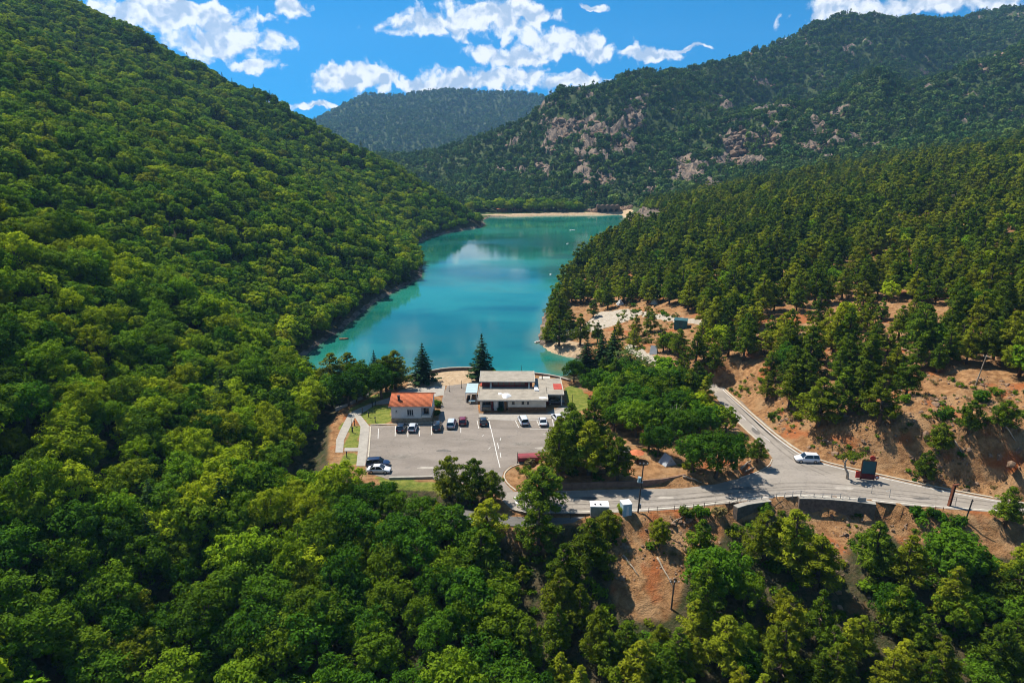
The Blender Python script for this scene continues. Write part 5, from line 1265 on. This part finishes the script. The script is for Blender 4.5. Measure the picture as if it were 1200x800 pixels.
for k in range(14): a = k * 2.4; z0 = 2.4 + k * .27; mb.path([(0.05, 0, z0), (math.cos(a) * .7, math.sin(a) * .7, z0 + .7), (math.cos(a) * 1.3, math.sin(a) * 1.3, z0 + 1.7)], [.05, .035, .015], 4)
mb.build('branches', 'bark_pale', db, True)

# ---- scattered woods
def jitter_grid(x0, x1, y0, y1, s, rg, j=.42):
    X_, Y_ = np.meshgrid(np.arange(x0, x1, s), np.arange(y0, y1, s * .88)); X_ = X_ + (np.arange(X_.shape[0]) % 2)[:, None] * s * .5
    return (X_ + rg.uniform(-j, j, X_.shape) * s).ravel(), (Y_ + rg.uniform(-j, j, X_.shape) * s).ravel()
def in_view(x, y, z, h, mx=260, top=-60, bot=1000):
    u, v, d = pix(x, y, z); u2, v2, _ = pix(x, y, z + h)
    return (u > -mx) & (u < 1200 + mx) & (v > top) & (v2 < bot) & (d > 30), u, v, d
BARE_KEEP = {k: v for k, v in bare.items()}
def not_bare(u, v, y, names=None):
    ok = np.ones(u.shape, bool)
    for kx, pl in BARE_KEEP.items(): ok &= ~(inpoly(u, v, pl) & (y > 60) & (y < 330))
    return ok
def clear_of_hand(x, y, f=.30):
    ok = np.ones(x.shape, bool)
    for hx_, hy_, h_ in HAND_XY: ok &= np.hypot(x - hx_, y - hy_) > max(1.8, f * h_ * .8)
    return ok
rgs = np.random.default_rng(99)
def base_ok(x, y):
    return (sdist(x, y, POLY_PLAT) > 2.0) & (sdist(x, y, POLY_ROAD) > 2.2) & (sdist(x, y, POLY_LOW) > 1.2) & (sdist(x, y, LAKE) > 2.2) & (sdist(x, y, TERR) > .5)
OPEN = [[(402, 545), (440, 562), (470, 566), (505, 576), (535, 596), (575, 612), (600, 640), (650, 640), (690, 612), (715, 625), (722, 650), (718, 700), (745, 715), (790, 705), (800, 660), (845, 625), (880, 612), (930, 600), (975, 620), (1000, 640), (1035, 625), (1060, 640), (1100, 632), (1200, 650), (1230, 650), (1230, 500), (402, 440)],
        [(985, 640), (1000, 640), (1010, 690), (1030, 705), (1000, 715), (985, 690)]]
CAMPVIEW = [(690, 368), (720, 360), (760, 362), (785, 370), (815, 368), (816, 390), (788, 390), (760, 376), (712, 386), (690, 388)]     # the camp clearing and the teal cabin stay open to the drone
TREES = []       # (kind, x, y, z, h, zone)
def add_zone(kind, x, y, hmin, hmax, zone, sel):
    x, y = x[sel], y[sel]; z = H(x, y); h = rgs.uniform(hmin, hmax, len(x)) * (1 + .22 * fbm(x, y, 35, 2, 61))
    ok, u, v, d = in_view(x, y, z, h); ok &= not_bare(u, v, y) & clear_of_hand(x, y)
    hp = FPX * h / d * .93; wp = .30 * hp
    for pl in OPEN:
        for du, fv in ((0, 1.0), (-.8, .72), (.8, .72), (0, .6)): ok &= ~(inpoly(u + du * wp, v - fv * hp, pl) & (y < 117))
    for du, fv in ((0, .95), (-.7, .7), (.7, .7), (0, .5), (0, .25)): ok &= ~(inpoly(u + du * wp, v - fv * hp, CAMPVIEW) & (y > 150) & (y < 228))
    for a in zip(x[ok], y[ok], z[ok], h[ok], u[ok], v[ok], d[ok]): TREES.append((kind, *a, zone))
# left hill and foreground broadleaf wood
x1, y1 = jitter_grid(-400, 30, 30, 330, 4.2, rgs); x2, y2 = jitter_grid(-480, 30, 330, 640, 4.8, rgs); x, y = np.r_[x1, x2], np.r_[y1, y2]
xs_ = np.interp(y, XS_Y, XS_X); front = (y < 112) & (x < 4 + 8 * vnoise(x / 12, y / 12, 5)); hillm = (x < xs_ + 3) & (y < 575)
conif = (rgs.uniform(size=x.shape) < np.where(y > 260, .035, .008))
sel = (hillm | front) & base_ok(x, y)
fg = (y < 112)
add_zone('broadleaf', x, y, 4.3, 8.0, 'hill', sel & ~conif & ~fg & (y < 330)); add_zone('broadleaf', x, y, 4.8, 8.6, 'hill', sel & ~conif & ~fg & (y >= 330))
xf, yf = jitter_grid(-140, 30, 30, 112, 4.9, rgs); xsf = np.interp(yf, XS_Y, XS_X)
add_zone('broadleaf', xf, yf, 5.4, 9.4, 'hill', ((xf < xsf + 3) | (xf < 4 + 8 * vnoise(xf / 12, yf / 12, 5))) & base_ok(xf, yf)); add_zone('fir', x, y, 9, 13, 'hill', sel & conif)
# foreground right: mixed wood on the slope below the road
x, y = jitter_grid(-4, 135, 30, 104, 4.8, rgs)
sel = ~((y < 112) & (x < 4 + 8 * vnoise(x / 12, y / 12, 5))) & base_ok(x, y); r_ = rgs.uniform(size=x.shape)
low = y < 92
add_zone('pine', x, y, 6.0, 10.5, 'slope', sel & (r_ < .72) & low); add_zone('broadleaf', x, y, 5.0, 7.6, 'slope', sel & (r_ >= .72) & (r_ < .90) & low)
add_zone('pine', x, y, 3.0, 6.0, 'slope', sel & (r_ < .16) & ~low)
# right plateau pine wood
x, y = jitter_grid(14, 640, 118, 620, 5.5, rgs)
gap = fbm(x, y, 22, 3, 301) > np.where(y < 300, .26, .34)
sel = base_ok(x, y) & (sdist(x, y, LAKE) > 2.5) & ~gap & ~((x < 62) & (y < 170)) & ~((y > 540) & (x < 112)); sel &= ~((y < 190) & (x < 44))
cl = inpoly(*pix(x, y, H(x, y))[:2], [(728, 262), (738, 250), (765, 246), (790, 250), (770, 268), (745, 282)]) & (y > 430)
sel &= ~cl; r_ = rgs.uniform(size=x.shape)
add_zone('pine', x, y, 5.8, 12.6, 'plateau', sel & (r_ < .93)); add_zone('broadleaf', x, y, 5.5, 8.0, 'plateau', sel & (r_ >= .93))
# grove between the restaurant, the track and the road going up
x, y = jitter_grid(14, 62, 136, 205, 4.6, rgs)
z = H(x, y); u, v, d = pix(x, y, z); r_ = rgs.uniform(size=x.shape)
sel = inpoly(u, v, [(690, 490), (700, 450), (740, 445), (800, 450), (838, 470), (866, 510), (880, 545), (850, 556), (800, 545), (760, 520), (720, 515)]) & (sdist(x, y, POLY_ROAD) > 2) & (sdist(x, y, POLY_PLAT) > 1)
BARE_KEEP.pop('terrace')
add_zone('broadleaf', x, y, 5.5, 8.5, 'grove', sel & (r_ < .5)); add_zone('pine', x, y, 6, 9.5, 'grove', sel & (r_ >= .5))
# far beach row
x, y = jitter_grid(-40, 80, 656, 674, 7.0, rgs)
add_zone('broadleaf', x, y, 7, 11, 'beach', x < 68)

big = [t for t in TREES if -5 < t[5] < 1205 and -5 < t[6] - 800 * t[4] / t[7] * .3 and t[6] - 800 * t[4] / t[7] * .8 < 800]
ind = {}
for fam, kinds, quota in (('b', ('broadleaf',), 300 - sum(1 for t in hand if t[0] in ('broadleaf', 'bright', 'dark_broad'))), ('p', ('pine',), 300 - sum(1 for t in hand if t[0] in ('pine', 'round_pine'))), ('f', ('fir',), 150)):
    c = sorted([t for t in big if t[0] in kinds], key=lambda t: -t[4] / t[7])[:quota]
    for t in c: ind[id(t)] = 1
ROWS = [(300, 'level with the far beach'), (340, 'level with wooded right shore'), (380, 'level with the teal cabin'), (420, 'level with the sandy spit'), (455, 'level with the lake terrace'), (505, 'level with the orange roof'), (560, 'level with car park edge'), (610, 'level with the main road'), (655, 'just below road level'), (700, 'in the lower third'), (745, 'near the bottom edge'), (5000, 'at the bottom edge')]
COLS = [(40, 'at the left edge'), (95, 'close to the left edge'), (150, 'under the ridge end'), (215, 'under the big left cloud'), (270, 'left of small round cloud'), (330, 'under the small round cloud'), (385, 'in line with bay head'), (425, 'in line with the footpath'), (462, 'in line with navy car'), (515, 'in line with the house'), (560, 'in line with red car'), (610, 'in line with the restaurant'), (660, 'in line with round pine'), (715, 'in line with box cabin'), (765, 'in line with transformer pole'), (815, 'in line with insulator pole'), (865, 'in line with bend tree'), (915, 'in line with junction pine'), (975, 'in line with white off-roader'), (1040, 'in line with green board'), (1095, 'in line with bank pine'), (1140, 'in line with rusty beam'), (5000, 'at the right edge')]
ORD = ['leftmost', 'second', 'third', 'fourth', 'fifth', 'sixth', 'seventh', 'eighth', 'ninth', 'tenth', 'eleventh', 'twelfth', 'thirteenth', 'fourteenth', 'fifteenth', 'sixteenth', 'seventeenth', 'eighteenth', 'nineteenth', 'twentieth', 'twentyfirst', 'twentysecond', 'twentythird', 'twentyfourth', 'twentyfifth', 'twentysixth', 'twentyseventh', 'twentyeighth', 'twentyninth', 'thirtieth']
def zone_label(k, u, v, h):
    nm = {'broadleaf': 'broadleaf tree', 'pine': 'pine', 'fir': 'pointed conifer'}[k]
    row = next(t for m_, t in ROWS if v <= m_); col = next(t for m_, t in COLS if u <= m_)
    size = 'tall ' if h > 9.4 else ('small ' if h < 7.4 else '')
    return size + nm + ' ' + row + ', ' + col, nm + 's in the woods ' + row
by_label = {}
for t in TREES:
    if id(t) in ind: by_label.setdefault(zone_label(t[0], t[5], t[6], t[4]), []).append(t)
for (lab, grp), ts in by_label.items():
    ts.sort(key=lambda t: t[5])
    for i_, t in enumerate(ts):
        k, x, y, z, h, u, v, d, zone = t
        l2 = lab if len(ts) == 1 else (('left ' if i_ == 0 else 'right ') + lab if len(ts) == 2 else (('rightmost ' if i_ == len(ts) - 1 else ('leftmost ' if i_ == 0 else ORD[min(i_, 29)] + ' from left, ')) + lab))
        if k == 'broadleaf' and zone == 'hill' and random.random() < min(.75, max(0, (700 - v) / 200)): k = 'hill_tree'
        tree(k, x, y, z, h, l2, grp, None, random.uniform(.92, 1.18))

# ---- the rest of the woods as stuff: points with instanced trees
LODC = bpy.data.collections.new('tree_stock')
def stock(name, meshes):
    c = bpy.data.collections.new(name)
    for i, me in enumerate(meshes): c.objects.link(bpy.data.objects.new('%s_%02d' % (name, i), me))
    return c
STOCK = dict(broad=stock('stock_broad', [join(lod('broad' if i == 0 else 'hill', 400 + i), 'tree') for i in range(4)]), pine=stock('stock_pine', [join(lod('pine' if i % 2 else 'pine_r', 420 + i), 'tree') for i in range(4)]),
             fir=stock('stock_fir', [join(FIR[i], 'tree') for i in range(2)]), far=stock('stock_far', [join(lod('far', 440 + i), 'tree') for i in range(3)] + [join(lod('farpine', 450 + i), 'tree') for i in range(3)]))
def scatter(name, label, pts, scl, col, nvar, cat='trees', zscl=None, seed=1, tiltn=.05):
    n = len(pts); rg = np.random.default_rng(seed)
    me = bpy.data.meshes.new(name); me.vertices.add(n); me.vertices.foreach_set('co', np.asarray(pts, np.float32).ravel())
    a = me.attributes.new('isc', 'FLOAT_VECTOR', 'POINT'); s = np.asarray(scl, np.float32); w = s * rg.uniform(.9, 1.2, n)
    a.data.foreach_set('vector', np.stack([w, w, s], 1).astype(np.float32).ravel())
    a = me.attributes.new('irot', 'FLOAT_VECTOR', 'POINT'); a.data.foreach_set('vector', np.stack([rg.normal(size=n) * tiltn, rg.normal(size=n) * tiltn, rg.uniform(0, 6.28, n)], 1).astype(np.float32).ravel())
    a = me.attributes.new('ivar', 'INT', 'POINT'); a.data.foreach_set('value', rg.integers(0, nvar, n).astype(np.int32))
    o = link(name, me); tag(o, label, cat, kind='stuff')
    ng = bpy.data.node_groups.new(name, 'GeometryNodeTree'); ng.interface.new_socket('Geometry', in_out='INPUT', socket_type='NodeSocketGeometry'); ng.interface.new_socket('Geometry', in_out='OUTPUT', socket_type='NodeSocketGeometry')
    gi = ng.nodes.new('NodeGroupInput'); go = ng.nodes.new('NodeGroupOutput'); ip = ng.nodes.new('GeometryNodeInstanceOnPoints'); ci = ng.nodes.new('GeometryNodeCollectionInfo')
    ci.inputs['Collection'].default_value = col; ci.inputs['Separate Children'].default_value = True; ci.inputs['Reset Children'].default_value = True
    def na(nm, typ):
        q = ng.nodes.new('GeometryNodeInputNamedAttribute'); q.data_type = typ; q.inputs[0].default_value = nm; return [s_ for s_ in q.outputs if s_.enabled and s_.name == 'Attribute'][0]
    L = ng.links.new
    L(gi.outputs[0], ip.inputs['Points']); L(ci.outputs[0], ip.inputs['Instance']); ip.inputs['Pick Instance'].default_value = True
    L(na('ivar', 'INT'), ip.inputs['Instance Index']); L(na('isc', 'FLOAT_VECTOR'), ip.inputs['Scale'])
    er = ng.nodes.new('FunctionNodeEulerToRotation'); L(na('irot', 'FLOAT_VECTOR'), er.inputs[0]); L(er.outputs[0], ip.inputs['Rotation'])
    L(ip.outputs[0], go.inputs[0])
    md = o.modifiers.new('scatter', 'NODES'); md.node_group = ng
    return o
rest_ = [t for t in TREES if id(t) not in ind]
for kinds, st, hn, nm, lab in ((('broadleaf',), 'broad', 9.2, 'broadleaf_forest', 'dense green broadleaf forest covering the left hillside'), (('pine',), 'pine', 10.0, 'pine_forest', 'dense pine forest covering the rise on the right'), (('fir',), 'fir', 11.0, 'conifer_scatter', 'dark conifers scattered through the left hillside forest')):
    q = [t for t in rest_ if t[0] in kinds]
    if q: scatter(nm, lab, [(t[1], t[2], t[3] - .2) for t in q], [t[4] / hn for t in q], STOCK[st], 4 if st != 'fir' else 2, seed=len(q))
# mountain woods
x, y = jitter_grid(-260, 1250, 592, 1560, 6.6, rgs, .48)
z = H(x, y); ok, u, v, d = in_view(x, y, z, 9, 120)
rk = .8 * fbm(x, z * 1.3 + y * .25, 30, 5, 71, .66) + .5 * fbm(x, z * 2 + y, 12, 3, 72)
ra = np.zeros(x.shape)
for pl in rock_poly: ra = np.maximum(ra, inpoly(u, v, pl) & (y < 1100))
ok &= (y > 664) | ((x > 118) & (sdist(x, y, LAKE) > 6))
ok &= (rk + .36 * ra < .50 + rgs.normal(size=x.shape) * .08) & ~((y < 667) & (x > 66) & (x < 112))
ok &= ~((fbm(x, y, 40, 3, 333) > .28) & (rgs.uniform(size=x.shape) < .35))
hs_ = rgs.uniform(.45, 1.0, x.shape) * (1.0 + .2 * fbm(x, y, 80, 2, 9))
scatter('mountain_forest', 'dark green forest covering the rocky mountain across the lake', np.stack([x, y, z - .4], 1)[ok], hs_[ok], STOCK['far'], 6, seed=5)
# far mountain woods
x, y = jitter_grid(-1100, 900, 1800, 2640, 13.0, rgs, .48)
ix = np.clip((x - fx[0]) / (fx[1] - fx[0]), 0, 148); iy = np.clip((y - fy[0]) / (fy[1] - fy[0]), 0, 108); i0 = ix.astype(int); j0 = iy.astype(int); ax_, ay_ = ix - i0, iy - j0
z = (FZ[j0, i0] * (1 - ax_) + FZ[j0, i0 + 1] * ax_) * (1 - ay_) + (FZ[j0 + 1, i0] * (1 - ax_) + FZ[j0 + 1, i0 + 1] * ax_) * ay_
ok, u, v, d = in_view(x, y, z, 9, 60); ok &= (u > 330) & (u < 760)
scatter('far_forest', 'forest on the hazy blue mountain at the end of the valley', np.stack([x, y, z - 1], 1)[ok], rgs.uniform(.8, 1.5, ok.sum()), STOCK['far'], 6, seed=6)

# ---- low scrub, dry tufts and stones on the bare slopes
def small_clump(seed, r, per, leaf, mat, asp=.5):
    rg = np.random.default_rng(seed); C = rand_dirs(7, rg) * np.array([r * .6, r * .6, r * .25]) + np.array([0, 0, r * .5])
    V, F = clump_leaves(C, rg.uniform(.4, .6, 7) * r, per, leaf, asp, rg, .8, .5, .5); V[:, 2] = np.maximum(V[:, 2], -.1)
    me = np_mesh('shrub', V, F); me.materials.append(MATS[mat]); return me
def stone_mesh(seed):
    bm = bmesh.new(); bmesh.ops.create_icosphere(bm, subdivisions=1, radius=.5); rg = random.Random(seed)
    for v_ in bm.verts: v_.co = Vector((v_.co.x * rg.uniform(.7, 1.4), v_.co.y * rg.uniform(.6, 1.2), v_.co.z * rg.uniform(.45, .95)))
    me = bpy.data.meshes.new('stone'); bm.to_mesh(me); bm.free(); me.materials.append(MATS['rock']); return me
STONES = [stone_mesh(i) for i in range(5)]
SCRUB = [small_clump(500 + i, .9, 26, .34, 'leaf_broad') for i in range(2)] + [small_clump(510 + i, .8, 22, .3, 'leaf_pine') for i in range(1)] + [small_clump(520 + i, .6, 16, .3, 'leaf_dry', .25) for i in range(3)]
st_c = stock('stock_stone', STONES); sc_c = stock('stock_scrub', SCRUB)
rgo = np.random.default_rng(77); x = rgo.uniform(-100, 900, 30000); y = rgo.uniform(680, 1150, 30000); z = H(x, y); u, v, d = pix(x, y, z)
rk = .8 * fbm(x, z * 1.3 + y * .25, 30, 5, 71, .66) + .5 * fbm(x, z * 2 + y, 12, 3, 72); ra = np.zeros(x.shape)
for pl in rock_poly: ra = np.maximum(ra, inpoly(u, v, pl))
ok = (rk + .42 * ra > .42)
xa = np.r_[rgo.uniform(70, 80, 26), rgo.uniform(101.5, 114, 40), rgo.uniform(76, 108, 60)]; ya = np.r_[rgo.uniform(654, 664, 66), rgo.uniform(659, 668, 60)]   # broken rock round the stone arches
OUTCROP = np.concatenate([np.stack([x, y, z], 1)[ok], np.stack([xa, ya, H(xa, ya)], 1)]), np.concatenate([rgo.gamma(2.2, 1.5, ok.sum()) + 1.5, rgo.uniform(2.5, 6.5, len(xa))])
def bare_points(n, names, seed, dens=None):
    rg = np.random.default_rng(seed); x = rg.uniform(-30, 175, n); y = rg.uniform(74, 300, n); z = H(x, y); u, v, d = pix(x, y, z)
    ok = np.zeros(n, bool)
    for k in names: ok |= inpoly(u, v, bare[k])
    ok &= (sdist(x, y, POLY_ROAD) > 1.3) & (sdist(x, y, POLY_LOT) > .8) & (sdist(x, y, POLY_LOW) > .5) & (sdist(x, y, LAKE) > 1)
    if dens is not None: ok &= fbm(x, y, 9, 3, 401) > dens
    return np.stack([x, y, z], 1)[ok], rg
scatter('rock_outcrops', 'brown rock outcrops breaking through the mountain forest', OUTCROP[0], OUTCROP[1], st_c, 5, 'rocks', seed=18, tiltn=.35)
pts, rg = bare_points(60000, ['bank', 'slope_a', 'slope_b', 'slope_c', 'track'], 31, -.02)
scatter('scattered_stones', 'loose stones and rubble strewn over the bare orange slopes', pts, rg.gamma(1.5, .20, len(pts)) + .10, st_c, 5, 'stones', seed=8, tiltn=.5)
pts, rg = bare_points(17000, ['bank', 'slope_a', 'slope_b', 'slope_c', 'terrace', 'camp', 'verge', 'track'], 32, .02)
scatter('low_scrub', 'low green and dry scrub dotted over the bare slopes', pts, rg.gamma(2.0, .24, len(pts)) + .15, sc_c, 6, 'scrub', seed=9)
# understory that closes the gaps between trunks in the woods
x, y = jitter_grid(-130, 120, 45, 112, 2.6, rgs); z = H(x, y); ok, u, v, d = in_view(x, y, z, 2, 60); ok &= base_ok(x, y) & not_bare(u, v, y) & (fbm(x, y, 10, 2, 7) > -.18)
scatter('undergrowth', 'dark undergrowth on the floor of the foreground wood', np.stack([x, y, z], 1)[ok], rgs.uniform(.7, 1.7, ok.sum()), sc_c, 3, 'undergrowth', seed=10)
# bigger single shrubs and boulders
shr = [(620, 545, 1.6, 'round shrub in the earth bed at the car park exit', 'leaf_dry'), (1075, 608, 2.2, 'green shrub on the slope below the bent fence', 'leaf_broad'), (1093, 606, 1.7, 'green shrub right of the one below the bent fence', 'leaf_broad'), (1122, 616, 2.2, 'dark shrub at the foot of the black post', 'leaf_broad'), (1102, 612, 1.5, 'small shrub left of the black post', 'leaf_broad'),
       (1005, 606, 1.1, 'lone small shrub on the rubble below the stone wall', 'leaf_broad'), (805, 605, 1.8, 'shrub at the road fence left of the fork', 'leaf_pine'), (822, 606, 2.2, 'bushy shrub under the road fence', 'leaf_broad'), (843, 604, 1.8, 'dry yellowish shrub under the road fence', 'leaf_dry'), (895, 600, 2.0, 'green shrub growing at the short stone wall', 'leaf_broad'),
       (731, 600, 1.7, 'dark bush in front of the pale blue kiosk', 'leaf_pine'), (1110, 488, 2.0, 'leafy bush high on the bare bank', 'leaf_bright'), (1150, 470, 2.2, 'leafy bush by the pale leaning pole', 'leaf_bright'), (1060, 470, 1.6, 'bush at the top of the bare bank', 'leaf_broad'), (512, 476, 1.6, 'round hedge bush at the right corner of the house', 'leaf_bright'), (512, 486, 1.2, 'low bush beside the black off-roader', 'leaf_bright'),
       (586, 482, 1.1, 'dark potted bush by the restaurant door', 'leaf_fir'), (490, 452, 1.0, 'small green tuft beside the lone lake conifer', 'leaf_bright'), (316, 478, 1.6, 'small tree-like bush in the bare patch by the bay', 'leaf_broad'), (905, 490, 1.4, 'small bush on the bank above the road kerb', 'leaf_pine'), (935, 490, 1.5, 'dark bush left of the bank-edge pine', 'leaf_pine'), (578, 438, 1.4, 'yellow-green bush at the foot of the restaurant conifer', 'leaf_bright')]
SHM = {}
for i, (u, v, r_, lab, mt) in enumerate(shr):
    me = SHM.get(mt) or SHM.setdefault(mt, small_clump(600 + i, 1.0, 60, .36, mt)); o = link('shrub', me); tag(o, lab, 'shrub'); p = ground_at(u, v); o.location = p; o.scale = (r_ * .75, r_ * .75, r_ * .85); o.rotation_euler = (0, 0, i * 1.3)
bl = [(770, 636, 1.6, 'grey boulder under the young pine on the bare slope'), (786, 622, 1.0, 'pale boulder right of the young slope pine'), (1170, 540, 1.4, 'angular boulder in the rubble of the right bank'), (1185, 546, 1.7, 'largest boulder in the rubble of the right bank'), (1160, 536, 1.1, 'small boulder at the left of the right bank rubble'), (1193, 532, 1.3, 'boulder at the picture edge of the right bank'), (1135, 530, 1.2, 'brown boulder in the middle of the bank'), (893, 536, .9, 'white boulder beside the small junction pine'), (878, 545, .7, 'small stone beside the white log'), (1010, 612, .9, 'pale stone below the end of the stone wall'), (975, 606, 1.0, 'stone under the middle of the stone wall')]
for i, (u, v, s, lab) in enumerate(bl):
    o = link('boulder', STONES[i % 5]); tag(o, lab, 'boulder'); p = ground_at(u, v); o.location = (p[0], p[1], p[2] + .1); o.scale = (s, s, s); o.rotation_euler = (i, i * .7, i * 1.9)
# ------------------------------------------------------------------ haze
mh = bpy.data.materials.new('haze_air'); mh.use_nodes = True; mh.node_tree.nodes.clear()
vol = mh.node_tree.nodes.new('ShaderNodeVolumePrincipled'); vol.inputs['Color'].default_value = (.30, .62, 1.0, 1); vol.inputs['Density'].default_value = 0.00010; vol.inputs['Anisotropy'].default_value = 0.2
mo = mh.node_tree.nodes.new('ShaderNodeOutputMaterial'); mh.node_tree.links.new(vol.outputs[0], mo.inputs['Volume']); MATS['haze_air'] = mh
top = max(float(GZ.max()), float(FZ.max())) + 30
tag(MB().box(-1700, 2100, -320, 3500, min(float(GZ.min()), float(FZ.min())) - 3, top).build('haze', 'haze_air'), 'thin blue haze in the air of the valley', 'haze', kind='stuff')
print('HAZE TOP', top)
#@@PART3
